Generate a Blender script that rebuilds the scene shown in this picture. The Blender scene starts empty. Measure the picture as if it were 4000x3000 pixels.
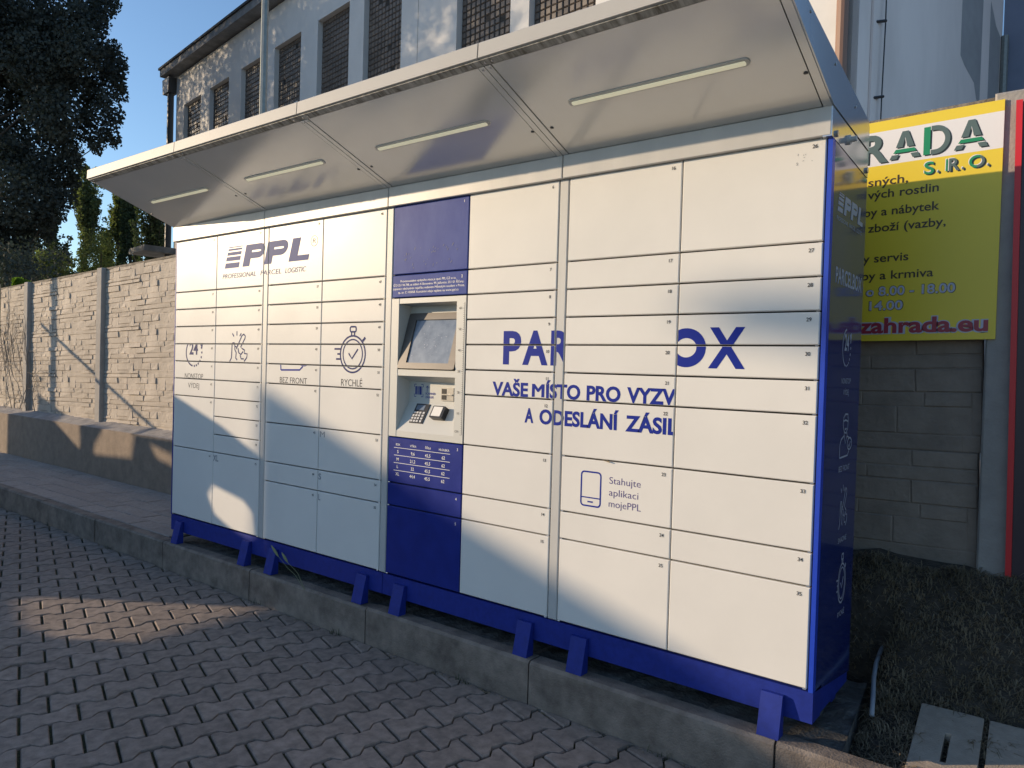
import bpy, bmesh, math, random
import numpy as np
from mathutils import Vector, Matrix
from mathutils.geometry import tessellate_polygon

scene = bpy.context.scene
COL = scene.collection
PI = math.pi

# ---------------------------------------------------------------- camera, sky, sun, exposure
CAM = Vector((0.7160123, -2.5857690, -0.8050484))
YAW, PITCH, ROLL, FPX = 0.6613129427, -0.0194679191, 0.0288463146, 2900.0
fwd = Vector((-math.sin(YAW) * math.cos(PITCH), math.cos(YAW) * math.cos(PITCH), math.sin(PITCH)))
_r = Vector((math.cos(YAW), math.sin(YAW), 0.0)); _u = _r.cross(fwd)
right = _r * math.cos(ROLL) + _u * math.sin(ROLL)
up = -_r * math.sin(ROLL) + _u * math.cos(ROLL)
cd = bpy.data.cameras.new('camera'); cam = bpy.data.objects.new('camera', cd); COL.objects.link(cam)
cd.sensor_width = 36.0; cd.sensor_fit = 'HORIZONTAL'; cd.lens = FPX / 4000.0 * 36.0
cd.clip_start = 0.05; cd.clip_end = 2000.0
M = Matrix((right, up, -fwd)).transposed().to_4x4(); M.translation = CAM
cam.matrix_world = M
scene.camera = cam

SUN = Vector((-1.72, -1.0, 0.463)).normalized()
world = bpy.data.worlds.new('World'); scene.world = world; world.use_nodes = True
wn = world.node_tree; wn.nodes.clear()
wo = wn.nodes.new('ShaderNodeOutputWorld'); wb = wn.nodes.new('ShaderNodeBackground')
sky = wn.nodes.new('ShaderNodeTexSky'); sky.sky_type = 'NISHITA'; sky.sun_disc = False
sky.sun_elevation = math.asin(SUN.z); sky.sun_rotation = math.atan2(SUN.x, SUN.y)
sky.altitude = 200; sky.air_density = 1.0; sky.dust_density = 0.5; sky.ozone_density = 3.0
wb.inputs['Strength'].default_value = 0.15
wn.links.new(sky.outputs[0], wb.inputs[0]); wn.links.new(wb.outputs[0], wo.inputs[0])
sd = bpy.data.lights.new('sun', 'SUN'); sd.energy = 3.65; sd.angle = math.radians(0.5); sd.color = (1.0, 0.77, 0.51)
sun = bpy.data.objects.new('sun', sd); COL.objects.link(sun)
sun.rotation_euler = SUN.to_track_quat('Z', 'Y').to_euler(); sun.location = (-20, -12, 10)
scene.view_settings.view_transform = 'Standard'; scene.view_settings.look = 'None'
scene.view_settings.gamma = 1.0; scene.view_settings.exposure = 0.5
scene.view_settings.use_curve_mapping = False
scene.render.engine = 'CYCLES'; scene.cycles.max_bounces = 6

def project(p):
    d = Vector(p) - CAM; z = d.dot(fwd)
    if z <= 0.01: return None
    return 2000 + FPX * d.dot(right) / z, 1500 - FPX * d.dot(up) / z, z
def ray(px, py): return fwd + right * ((px - 2000) / FPX) - up * ((py - 1500) / FPX)
def at(px, py, d): return CAM + ray(px, py) * d

# ---------------------------------------------------------------- materials
MATS = {}
def mat(name, col, rough=0.6, metal=0.0, noise=0.0, scale=20.0, bump=0.0, bscale=80.0, spec=0.5, coat=0.0,
        col2=None, emit=None, emit_s=0.0, stretch=None, detail=6.0, rnd=0.0, rvar=0.0, sat=None):
    m = bpy.data.materials.new(name); m.use_nodes = True; MATS[name] = m
    nt = m.node_tree; b = nt.nodes['Principled BSDF']
    b.inputs['Roughness'].default_value = rough; b.inputs['Metallic'].default_value = metal
    b.inputs['Specular IOR Level'].default_value = spec
    b.inputs['Coat Weight'].default_value = coat; b.inputs['Coat Roughness'].default_value = 0.08
    b.inputs['Base Color'].default_value = (*col, 1)
    tc = nt.nodes.new('ShaderNodeTexCoord')
    src = tc.outputs['Object']
    if stretch:
        mp = nt.nodes.new('ShaderNodeMapping'); mp.inputs['Scale'].default_value = stretch
        nt.links.new(src, mp.inputs['Vector']); src = mp.outputs[0]
    last = None
    if noise > 0 or col2:
        n = nt.nodes.new('ShaderNodeTexNoise'); n.inputs['Scale'].default_value = scale; n.inputs['Detail'].default_value = detail
        n.inputs['Roughness'].default_value = 0.62
        nt.links.new(src, n.inputs['Vector'])
        r = nt.nodes.new('ShaderNodeValToRGB')
        c2 = col2 or tuple(max(0, c * (1 - noise)) for c in col)
        c1 = col if col2 else tuple(min(1, c * (1 + noise)) for c in col)
        r.color_ramp.elements[0].position = 0.32; r.color_ramp.elements[1].position = 0.68
        r.color_ramp.elements[0].color = (*c2, 1); r.color_ramp.elements[1].color = (*c1, 1)
        nt.links.new(n.outputs['Fac'], r.inputs[0]); last = r.outputs[0]
        if rvar > 0:
            mr = nt.nodes.new('ShaderNodeMapRange'); mr.inputs['To Min'].default_value = max(0, rough - rvar); mr.inputs['To Max'].default_value = min(1, rough + rvar)
            nt.links.new(n.outputs['Fac'], mr.inputs['Value']); nt.links.new(mr.outputs[0], b.inputs['Roughness'])
    if rnd > 0:
        oi = nt.nodes.new('ShaderNodeObjectInfo'); hs = nt.nodes.new('ShaderNodeHueSaturation')
        mr = nt.nodes.new('ShaderNodeMapRange'); mr.inputs['To Min'].default_value = 1 - rnd; mr.inputs['To Max'].default_value = 1 + rnd
        nt.links.new(oi.outputs['Random'], mr.inputs['Value']); nt.links.new(mr.outputs[0], hs.inputs['Value'])
        if last: nt.links.new(last, hs.inputs['Color'])
        else: hs.inputs['Color'].default_value = (*col, 1)
        last = hs.outputs[0]
    if last: nt.links.new(last, b.inputs['Base Color'])
    if bump > 0:
        n2 = nt.nodes.new('ShaderNodeTexNoise'); n2.inputs['Scale'].default_value = bscale; n2.inputs['Detail'].default_value = 8
        nt.links.new(src, n2.inputs['Vector'])
        bp = nt.nodes.new('ShaderNodeBump'); bp.inputs['Strength'].default_value = bump; bp.inputs['Distance'].default_value = 0.01
        nt.links.new(n2.outputs['Fac'], bp.inputs['Height']); nt.links.new(bp.outputs[0], b.inputs['Normal'])
    if emit:
        b.inputs['Emission Color'].default_value = (*emit, 1); b.inputs['Emission Strength'].default_value = emit_s
    return m

door_white = mat('door_paint_cream', (0.72, 0.705, 0.675), 0.33, noise=0.035, scale=2.2, bump=0.02, bscale=200, rvar=0.07, spec=0.24, rnd=0.012)
door_blue = mat('door_paint_blue', (0.012, 0.026, 0.215), 0.36, spec=0.3, noise=0.12, scale=9, bump=0.02, bscale=120, rvar=0.10)
dust_glare_blue = mat('door_paint_blue_dust_glare', (0.030, 0.055, 0.27), 0.5, spec=0.10, scale=7, col2=(0.070, 0.105, 0.33), bump=0.03, bscale=60, stretch=(1, 1, 0.5))  # paler blue: dust plus the sun's hazy glare put into the colour
frame_blue = mat('frame_paint_blue', (0.014, 0.030, 0.24), 0.5, spec=0.3, noise=0.15, scale=30, bump=0.06, bscale=300)
post_blue = mat('corner_post_blue', (0.018, 0.060, 0.50), 0.35, noise=0.05, scale=40)
silver = mat('silver_paint', (0.50, 0.50, 0.49), 0.45, spec=0.3, metal=0.06, noise=0.04, scale=15, stretch=(1, 1, 0.2), bump=0.02, bscale=200)
header_silver = mat('header_silver_dusty', (0.54, 0.53, 0.515), 0.38, spec=0.3, metal=0.06, noise=0.07, scale=6, stretch=(1, 1, 0.15), rvar=0.06)
side_silver = mat('polished_silver_sheet', (0.50, 0.50, 0.51), 0.14, metal=0.6, noise=0.03, scale=8)
side_blue = mat('glossy_navy_foil', (0.010, 0.022, 0.135), 0.10, noise=0.1, scale=4, coat=0.3)
canopy_grey = mat('canopy_underside_paint', (0.76, 0.745, 0.715), 0.16, spec=0.8, metal=0.28, noise=0.035, scale=3, bump=0.02, bscale=150, rvar=0.05)
lip_paint = mat('canopy_lip_paint', (0.47, 0.46, 0.44), 0.5, spec=0.15, noise=0.03, scale=8)
lip_stain = mat('canopy_lip_stained', (0.62, 0.60, 0.56), 0.6, scale=26, col2=(0.13, 0.115, 0.085), stretch=(1.6, 0.35, 0.35), detail=4)
dark_gap = mat('dark_carcass', (0.035, 0.032, 0.03), 0.7)
body_grey = mat('carcass_grey', (0.30, 0.29, 0.28), 0.55)
steel = mat('bare_steel', (0.55, 0.53, 0.50), 0.3, metal=0.9, noise=0.1, scale=60)
brushed = mat('brushed_bezel', (0.115, 0.102, 0.092), 0.45, metal=0.2, noise=0.1, scale=50, stretch=(0.2, 1, 1))
black = mat('black_plastic', (0.02, 0.02, 0.022), 0.35)
term_grey = mat('terminal_grey_paint', (0.56, 0.56, 0.53), 0.45, bump=0.02, bscale=300)
screen_m = mat('dusty_screen_glass', (0.10, 0.135, 0.19), 0.22, scale=18, col2=(0.22, 0.26, 0.32), coat=0.4, detail=9)
key_m = mat('metal_key', (0.62, 0.60, 0.57), 0.35, metal=0.3)
reader_face = mat('reader_face_white', (0.80, 0.78, 0.74), 0.4)
lens_m = mat('lamp_lens', (0.85, 0.82, 0.66), 0.3, emit=(1.0, 0.93, 0.62), emit_s=0.22)
lens_edge = mat('lamp_housing', (0.62, 0.60, 0.56), 0.3)
print_blue = mat('print_blue', (0.010, 0.026, 0.27), 0.55, spec=0.12)
print_logo = mat('print_logo_blue', (0.060, 0.085, 0.25), 0.55, spec=0.12)
print_navy = mat('print_navy_line', (0.012, 0.022, 0.13), 0.55, spec=0.12)
print_grey = mat('print_grey', (0.05, 0.05, 0.055), 0.55, spec=0.12)
print_size = mat('print_size_letter_grey', (0.26, 0.27, 0.29), 0.55, spec=0.12)
print_violet = mat('print_violet', (0.085, 0.06, 0.22), 0.55, spec=0.12)
print_white = mat('print_white', (0.75, 0.75, 0.75), 0.4)
print_side = mat('print_side_pale', (0.42, 0.44, 0.50), 0.4)
paver_m = mat('grey_paver', (0.255, 0.205, 0.175), 0.9, noise=0.28, scale=22, bump=0.5, bscale=220, rnd=0.10)
joint_m = mat('joint_soil', (0.018, 0.016, 0.013), 0.95, noise=0.4, scale=60, bump=0.8, bscale=120, col2=(0.075, 0.078, 0.025))
walk_m = mat('walk_paver', (0.33, 0.285, 0.255), 0.9, noise=0.15, scale=30, bump=0.4, bscale=200, rnd=0.08)
kerb_m = mat('kerb_concrete', (0.285, 0.235, 0.195), 0.9, scale=9, col2=(0.125, 0.10, 0.083), bump=0.5, bscale=130, rnd=0.06)
plinth_m = mat('plinth_concrete', (0.17, 0.165, 0.155), 0.9, scale=14, col2=(0.065, 0.062, 0.055), bump=0.9, bscale=60)
ledge_m = mat('ledge_concrete', (0.235, 0.185, 0.145), 0.9, noise=0.16, scale=10, bump=0.35, bscale=90)
ledge_top = mat('ledge_cap_concrete', (0.30, 0.28, 0.27), 0.9, noise=0.2, scale=9, bump=0.6, bscale=70)
fence_m = mat('fence_cast_concrete', (0.45, 0.395, 0.335), 0.88, noise=0.20, scale=3.2, bump=0.7, bscale=38, rnd=0.05)
fence_old = mat('fence_cast_concrete_old', (0.28, 0.23, 0.19), 0.88, noise=0.2, scale=6, bump=0.5, bscale=45, rnd=0.04)
fence_post = mat('fence_post_concrete', (0.33, 0.31, 0.29), 0.9, noise=0.1, scale=12, bump=0.3, bscale=90)
cap_dirty = mat('fence_cap_dirty', (0.26, 0.23, 0.19), 0.95, scale=14, col2=(0.11, 0.09, 0.065), bump=0.6, bscale=70)
plaster = mat('pale_plaster', (0.62, 0.62, 0.62), 0.9, noise=0.05, scale=0.9, bump=0.15, bscale=12)
plaster2 = mat('side_plaster', (0.74, 0.68, 0.66), 0.9, noise=0.10, scale=0.5, bump=0.15, bscale=12, stretch=(1, 1, 0.4))
plaster_stain = mat('stained_plaster', (0.33, 0.335, 0.35), 0.9, noise=0.1, scale=1.2)
plaster_dark = mat('dark_plaster', (0.20, 0.24, 0.34), 0.9, noise=0.06, scale=2)
eave_m = mat('eave_concrete', (0.20, 0.205, 0.21), 0.9, noise=0.3, scale=1.6)
roof_edge = mat('bitumen_roof_edge', (0.035, 0.035, 0.037), 0.8)
gutter_m = mat('dark_gutter', (0.045, 0.047, 0.05), 0.5)
pipe_brown = mat('brown_drainpipe', (0.24, 0.14, 0.10), 0.5)
glassblock = mat('glass_block', (0.115, 0.095, 0.082), 0.40, noise=0.3, scale=1.1, rnd=0.15, spec=0.3)
mortar_m = mat('glass_block_mortar', (0.035, 0.032, 0.03), 0.9)
patch_white = mat('white_patch', (0.62, 0.64, 0.66), 0.7)
galv = mat('galvanised_steel', (0.24, 0.26, 0.255), 0.45, metal=0.35, noise=0.12, scale=12)
sign_yellow = mat('sign_yellow', (0.82, 0.62, 0.045), 0.35, noise=0.02, scale=4)
sign_white = mat('sign_white', (0.80, 0.78, 0.78), 0.35)
sign_brown = mat('sign_letter_dark', (0.060, 0.040, 0.026), 0.4)
sign_slate = mat('sign_letter_slate', (0.105, 0.15, 0.14), 0.3)
sign_green = mat('sign_letter_green', (0.02, 0.26, 0.11), 0.3)
sign_shadow = mat('sign_letter_bevel', (0.022, 0.03, 0.03), 0.4)
sign_lilac = mat('sign_letter_lilac', (0.50, 0.50, 0.62), 0.4)
sign_red = mat('sign_letter_red', (0.36, 0.035, 0.06), 0.4)
board_red = mat('board_frame_red', (0.62, 0.018, 0.028), 0.4)
board_dark = mat('board_face_plum', (0.035, 0.022, 0.035), 0.4)
soil_m = mat('dark_soil', (0.065, 0.052, 0.040), 0.95, noise=0.4, scale=25, bump=1.0, bscale=50)
asphalt_m = mat('yard_concrete', (0.30, 0.27, 0.23), 0.95, noise=0.2, scale=8)  # colour raised so the yard bounces light onto canopy and doors
straw_m = mat('dry_grass_blade', (0.29, 0.225, 0.145), 0.9, scale=5, col2=(0.12, 0.095, 0.055))
slab_m = mat('slab_concrete', (0.36, 0.30, 0.24), 0.9, noise=0.12, scale=25, bump=0.3, bscale=140)
hose_m = mat('pale_hose', (0.30, 0.33, 0.38), 0.5)
litter_m = mat('pale_litter', (0.45, 0.43, 0.38), 0.8)
bark = mat('bark', (0.06, 0.05, 0.04), 0.95, noise=0.3, scale=8)
oat_m = mat('oat_spike', (0.20, 0.22, 0.11), 0.8)
caster_m = mat('shadow_caster_board', (0.20, 0.18, 0.15), 0.9, noise=0.2, scale=3)  # one brown for all the added shadow casters
vine_m = mat('bare_vine', (0.20, 0.17, 0.14), 0.9)
weed_m = mat('weed_leaf', (0.055, 0.065, 0.03), 0.8)
def leafmat(name, c1, c2, trans=0.25):
    m = mat(name, c1, 0.85, scale=0.55, col2=c2, detail=3, spec=0.12); nt = m.node_tree; b = nt.nodes['Principled BSDF']
    o = nt.nodes['Material Output']; t = nt.nodes.new('ShaderNodeBsdfTranslucent'); mx = nt.nodes.new('ShaderNodeMixShader')
    t.inputs[0].default_value = (c1[0] * 1.6, c1[1] * 1.9, c1[2], 1); mx.inputs[0].default_value = trans
    nt.links.new(b.outputs[0], mx.inputs[1]); nt.links.new(t.outputs[0], mx.inputs[2]); nt.links.new(mx.outputs[0], o.inputs[0])
    return m
leaf_dark = leafmat('dark_leaf', (0.070, 0.082, 0.074), (0.042, 0.050, 0.050), 0.10)
leaf_pop = leafmat('poplar_leaf', (0.145, 0.165, 0.075), (0.075, 0.092, 0.05), 0.28)
leaf_pop_d = leafmat('poplar_leaf_dark', (0.075, 0.095, 0.05), (0.042, 0.058, 0.038), 0.2)
leaf_bright = leafmat('bright_leaf', (0.12, 0.19, 0.03), (0.08, 0.13, 0.02), 0.35)

# ---------------------------------------------------------------- helpers
def tag(o, label=None, cat=None, group=None, kind=None):
    if label: o['label'] = label
    if cat: o['category'] = cat
    if group: o['group'] = group
    if kind: o['kind'] = kind
    return o
def thing(name, loc, label, cat, group=None):
    o = bpy.data.objects.new(name, None); COL.objects.link(o); o.location = loc; o.empty_display_size = 0.1
    return tag(o, label, cat, group)
def link(name, me, parent=None):
    o = bpy.data.objects.new(name, me); COL.objects.link(o)
    if parent is not None:
        o.parent = parent
        # meshes are written in world coordinates: undo the parent's offset
        o.matrix_parent_inverse = parent_world(parent).inverted()
    return o
def parent_world(p):
    m = Matrix.LocRotScale(p.location, p.rotation_euler, p.scale)
    if p.parent is not None: m = parent_world(p.parent) @ p.matrix_parent_inverse @ m
    return m

class MB:
    def __init__(s): s.v = []; s.f = []
    def quad(s, a, b, c, d):
        i = len(s.v); s.v += [tuple(a), tuple(b), tuple(c), tuple(d)]; s.f.append((i, i + 1, i + 2, i + 3)); return s
    def box(s, x0, x1, y0, y1, z0, z1, mtx=None):
        i = len(s.v)
        P = [(x0, y0, z0), (x1, y0, z0), (x1, y1, z0), (x0, y1, z0), (x0, y0, z1), (x1, y0, z1), (x1, y1, z1), (x0, y1, z1)]
        if mtx is not None: P = [tuple(mtx @ Vector(p)) for p in P]
        s.v += P
        s.f += [(i, i + 3, i + 2, i + 1), (i + 4, i + 5, i + 6, i + 7), (i, i + 1, i + 5, i + 4), (i + 1, i + 2, i + 6, i + 5), (i + 2, i + 3, i + 7, i + 6), (i + 3, i, i + 4, i + 7)]
        return s
    def chbox(s, x0, x1, y0, y1, z0, z1, c=0.003, mtx=None):
        """box with its front (low y) edges chamfered"""
        i = len(s.v)
        P = [(x0 + c, y0, z0 + c), (x1 - c, y0, z0 + c), (x1 - c, y0, z1 - c), (x0 + c, y0, z1 - c),
             (x0, y0 + c, z0), (x1, y0 + c, z0), (x1, y0 + c, z1), (x0, y0 + c, z1),
             (x0, y1, z0), (x1, y1, z0), (x1, y1, z1), (x0, y1, z1)]
        if mtx is not None: P = [tuple(mtx @ Vector(p)) for p in P]
        s.v += P; s.f.append((i, i + 1, i + 2, i + 3))
        for k in range(4):
            l = (k + 1) % 4
            s.f.append((i + k, i + 4 + k, i + 4 + l, i + l)); s.f.append((i + 4 + k, i + 8 + k, i + 8 + l, i + 4 + l))
        s.f.append((i + 11, i + 10, i + 9, i + 8)); return s
    def prism(s, loop, fn, depth, n_out):
        """extrude 2D loops (list of loops, first outer) mapped by fn(a,b)->Vector, back by depth along -n_out"""
        loops = loop if isinstance(loop[0][0], (tuple, list)) else [loop]
        tri = tessellate_polygon([[Vector((p[0], p[1], 0)) for p in L] for L in loops])
        flat = [p for L in loops for p in L]; i = len(s.v); n = len(flat)
        A = [fn(*p) for p in flat]; s.v += [tuple(a) for a in A]; s.v += [tuple(a - n_out * depth) for a in A]
        for t in tri:
            s.f.append(tuple(i + k for k in t)); s.f.append(tuple(i + n + k for k in reversed(t)))
        o = 0
        for L in loops:
            m = len(L)
            for k in range(m):
                a, b = o + k, o + (k + 1) % m
                s.f.append((i + a, i + b, i + n + b, i + n + a))
            o += m
        return s
    def tube(s, pts, r, n=8, r1=None, cap=True):
        pts = [Vector(p) for p in pts]; i0 = len(s.v); m = len(pts)
        for k, p in enumerate(pts):
            d = (pts[min(k + 1, m - 1)] - pts[max(k - 1, 0)]).normalized()
            a = d.orthogonal().normalized() if abs(d.z) < 0.99 else Vector((1, 0, 0))
            if abs(d.z) < 0.99: a = d.cross(Vector((0, 0, 1))).normalized()
            b = d.cross(a); rr = r if r1 is None else r + (r1 - r) * k / max(1, m - 1)
            for q in range(n):
                t = 2 * PI * q / n; s.v.append(tuple(p + a * math.cos(t) * rr + b * math.sin(t) * rr))
        for k in range(m - 1):
            for q in range(n):
                w = (q + 1) % n; a = i0 + k * n
                s.f.append((a + q, a + w, a + n + w, a + n + q))
        if cap:
            s.f.append(tuple(i0 + q for q in reversed(range(n)))); s.f.append(tuple(i0 + (m - 1) * n + q for q in range(n)))
        return s
    def mesh(s, name, material, smooth=False):
        me = bpy.data.meshes.new(name); me.from_pydata(s.v, [], s.f); me.materials.append(material)
        bm = bmesh.new(); bm.from_mesh(me); bmesh.ops.recalc_face_normals(bm, faces=bm.faces); bm.to_mesh(me); bm.free()
        if smooth: me.polygons.foreach_set('use_smooth', [True] * len(me.polygons))
        return me
    def build(s, name, material, parent=None, smooth=False):
        return link(name, s.mesh(name, material, smooth), parent)

def quads_mesh(name, V, material):
    """V: (n,4,3) array of separate quads"""
    n = len(V); me = bpy.data.meshes.new(name)
    me.vertices.add(n * 4); me.vertices.foreach_set('co', np.asarray(V, dtype=np.float32).ravel())
    me.loops.add(n * 4); me.loops.foreach_set('vertex_index', np.arange(n * 4, dtype=np.int32))
    me.polygons.add(n); me.polygons.foreach_set('loop_start', np.arange(0, n * 4, 4, dtype=np.int32))
    try: me.polygons.foreach_set('loop_total', np.full(n, 4, dtype=np.int32))
    except Exception: pass
    me.update(calc_edges=True); me.materials.append(material); return me

# ---- 2D print: text and strokes as flat triangles (lists of 2D verts, faces)
_fc = {}
def font_mesh(s, bold=0.0):
    k = (s, bold)
    if k in _fc: return _fc[k]
    c = bpy.data.curves.new('print', 'FONT'); c.body = s; c.offset = bold; c.resolution_u = 4
    o = bpy.data.objects.new('print', c); COL.objects.link(o)
    dg = bpy.context.evaluated_depsgraph_get(); m = bpy.data.meshes.new_from_object(o.evaluated_get(dg))
    V = [(v.co.x, v.co.y) for v in m.vertices]; F = [tuple(p.vertices) for p in m.polygons]
    bpy.data.objects.remove(o); bpy.data.curves.remove(c); bpy.data.meshes.remove(m)
    _fc[k] = (V, F); return _fc[k]
def text2d(s, x0, x1, z, cap, bold=0.0, shear=0.0, align='fit'):
    """fit string between x0 and x1 on baseline z with capital height cap; align 'r'/'l' keeps proportion"""
    V, F = font_mesh(s, bold); xs = [v[0] for v in V]; a, b = min(xs), max(xs); ky = cap / 0.682
    if align == 'fit': kx = (x1 - x0) / (b - a); ox = x0 - a * kx
    elif align == 'r': kx = ky; ox = x1 - b * kx
    elif align == 'c': kx = ky; ox = (x0 + x1) / 2 - (a + b) / 2 * kx
    else: kx = ky; ox = x0 - a * kx
    return [(ox + v[0] * kx + shear * v[1] * ky, z + v[1] * ky) for v in V], F
def ribbon(pts, w, closed=False):
    n = len(pts); V = []; F = []
    for i, p in enumerate(pts):
        if closed: a, b = pts[i - 1], pts[(i + 1) % n]
        else: a, b = pts[max(0, i - 1)], pts[min(n - 1, i + 1)]
        dx, dz = b[0] - a[0], b[1] - a[1]; l = math.hypot(dx, dz) or 1; nx, nz = -dz / l * w / 2, dx / l * w / 2
        V += [(p[0] + nx, p[1] + nz), (p[0] - nx, p[1] - nz)]
    for i in range(n if closed else n - 1):
        j = (i + 1) % n; F.append((2 * i, 2 * i + 1, 2 * j + 1, 2 * j))
    return V, F
def poly2d(pts):
    tri = tessellate_polygon([[Vector((p[0], p[1], 0)) for p in pts]]); return list(pts), [tuple(t) for t in tri]
def arc(cx, cz, rx, rz, a0, a1, n=24): return [(cx + rx * math.cos(math.radians(a0 + (a1 - a0) * i / n)), cz + rz * math.sin(math.radians(a0 + (a1 - a0) * i / n))) for i in range(n + 1)]
def rrect(x0, x1, z0, z1, r, n=5):
    P = []
    for cx, cz, a in ((x1 - r, z1 - r, 0), (x0 + r, z1 - r, 90), (x0 + r, z0 + r, 180), (x1 - r, z0 + r, 270)): P += arc(cx, cz, r, r, a, a + 90, n)
    return P
def merge2d(items):
    """join flat prints; overlapping strokes are stacked a few hundredths of a millimetre apart (third number = layer)"""
    V = []; F = []; lay = 0
    for v, f in items:
        o = len(V); V += [(p[0], p[1], lay + (p[2] if len(p) > 2 else 0)) for p in v]; F += [tuple(i + o for i in t) for t in f]
        lay = max(p[2] for p in V[o:]) + 1
    return V, F
def bbox2(V):
    xs = [v[0] for v in V]; zs = [v[1] for v in V]; return min(xs), max(xs), min(zs), max(zs)
def clip2d(VF, r):
    """clip flat print to rectangle r=(x0,x1,z0,z1)"""
    V, F = VF; b = bbox2(V); V = [(v[0], v[1], (v[2] if len(v) > 2 else 0) * 1e-3) for v in V]
    if b[1] <= r[0] or b[0] >= r[1] or b[3] <= r[2] or b[2] >= r[3]: return None
    if b[0] >= r[0] and b[1] <= r[1] and b[2] >= r[2] and b[3] <= r[3]: return [(v[0], v[1], v[2] * 1e3) for v in V], F
    bm = bmesh.new(); vs = [bm.verts.new(v) for v in V]
    for f in F:
        try: bm.faces.new([vs[i] for i in f])
        except ValueError: pass
    for co, no in (((r[0], 0, 0), (-1, 0, 0)), ((r[1], 0, 0), (1, 0, 0)), ((0, r[2], 0), (0, -1, 0)), ((0, r[3], 0), (0, 1, 0))):
        bmesh.ops.bisect_plane(bm, geom=bm.verts[:] + bm.edges[:] + bm.faces[:], plane_co=co, plane_no=no, clear_outer=True, dist=1e-6)
    bm.verts.index_update(); V2 = [(v.co.x, v.co.y, v.co.z * 1e3) for v in bm.verts]; F2 = [tuple(v.index for v in f.verts) for f in bm.faces]
    bm.free(); return (V2, F2) if F2 else None
def put2d(name, VF, fn, material, parent, n=(0, -1, 0), off=0.0):
    V, F = VF; me = bpy.data.meshes.new(name); n = Vector(n)
    me.from_pydata([tuple(Vector(fn(v[0], v[1])) + n * (off + 0.00003 * (v[2] if len(v) > 2 else 0))) for v in V], [], F); me.materials.append(material); me.update()
    return link(name, me, parent)

rng = random.Random(7); nr = np.random.default_rng(11)

# ================================================================ GROUND, PAVING, KERB
ZG = -2.22
MB().quad((-900, -900, ZG - 0.06), (900, -900, ZG - 0.06), (900, 900, ZG - 0.06), (-900, 900, ZG - 0.06)).build('ground', asphalt_m)
tag(bpy.data.objects['ground'], 'bare yard ground, paled to bounce light, around the paved area', None, None, 'structure')
bed = MB().quad((-16, -9, ZG - 0.014), (6, -9, ZG - 0.014), (6, -0.062, ZG - 0.014), (-16, -0.062, ZG - 0.014)).build('paving', joint_m)
tag(bed, 'grey interlocking block paving with dark joints in front of the kerb', None, None, 'structure')
PO = Vector((-2.430, -1.302)); PA = Vector((0.0462, 0.1964)); PBv = Vector((0.1362, -0.0459))
def paver_outline(i, j, g=0.022):
    d = 0.115; up_ = [(0, d), (.18, d), (.33, -d), (.67, -d), (.82, d), (1, d)]
    pts = [(x, .5 + y) for x, y in up_] + [(x, -.5 - y) for x, y in reversed(up_)]
    out = []
    for x, y in pts:
        x = min(max(x, g * 1.15), 1 - g * 1.15); y = y - math.copysign(g * 2.1, y); out.append(PO + PA * (i + x) + PBv * (j + y))
    return out
def paver_mesh(i, j, dz=0.0, tilt=0.0, KY=-0.066):
    base = paver_outline(i, j); c = sum(base, Vector((0, 0))) / len(base); n = len(base); mb = MB()
    top = [(p - c) * 0.955 + c for p in base]
    for P, z in ((top, ZG + dz), (base, ZG - 0.006 + dz), (base, ZG - 0.02)): mb.v += [(p.x, p.y, z + (p.x - c.x) * tilt) for p in P]
    mb.f.append(tuple(range(n)))
    for k in range(n):
        l = (k + 1) % n; mb.f += [(k, n + k, n + l, l), (n + k, 2 * n + k, 2 * n + l, n + l)]
    if max(p.y for p in base) > KY:
        bm = bmesh.new(); vs = [bm.verts.new(v) for v in mb.v]
        for f in mb.f: bm.faces.new([vs[q] for q in f])
        bmesh.ops.bisect_plane(bm, geom=bm.verts[:] + bm.edges[:] + bm.faces[:], plane_co=(0, KY, 0), plane_no=(0, 1, 0), clear_outer=True, dist=1e-6)
        bm.verts.index_update(); mb.v = [tuple(v.co) for v in bm.verts]; mb.f = [tuple(v.index for v in f.verts) for f in bm.faces]; bm.free()
    return mb, c
cands = []
for j in range(-62, 40):
    for i2 in range(-40, 30):
        i = i2 + (0.5 if j % 2 else 0.0)
        c = PO + PA * (i + .5) + PBv * j
        if c.y > 0.03 or c.y < -3.4 or c.x < -11.5 or c.x > 2.2: continue
        q = project((c.x, c.y, ZG))
        vis = q is not None and -150 < q[0] < 4150 and -100 < q[1] < 3250
        cands.append((q[2] if vis else 1e3 + (c - Vector((CAM.x, CAM.y))).length, i, j, vis))
cands.sort()
rest = MB(); npv = 0
for dpt, i, j, vis in cands:
    mb, c = paver_mesh(i, j, rng.uniform(-0.0025, 0.0025), rng.uniform(-0.012, 0.012))
    if not mb.f: continue
    if vis and npv < 300: mb.build('paver', paver_m, bed); npv += 1
    else:
        o = len(rest.v); rest.v += mb.v; rest.f += [tuple(k + o for k in f) for f in mb.f]
tag(rest.build('paver_stones', paver_m, bed), kind='stuff')

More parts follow.
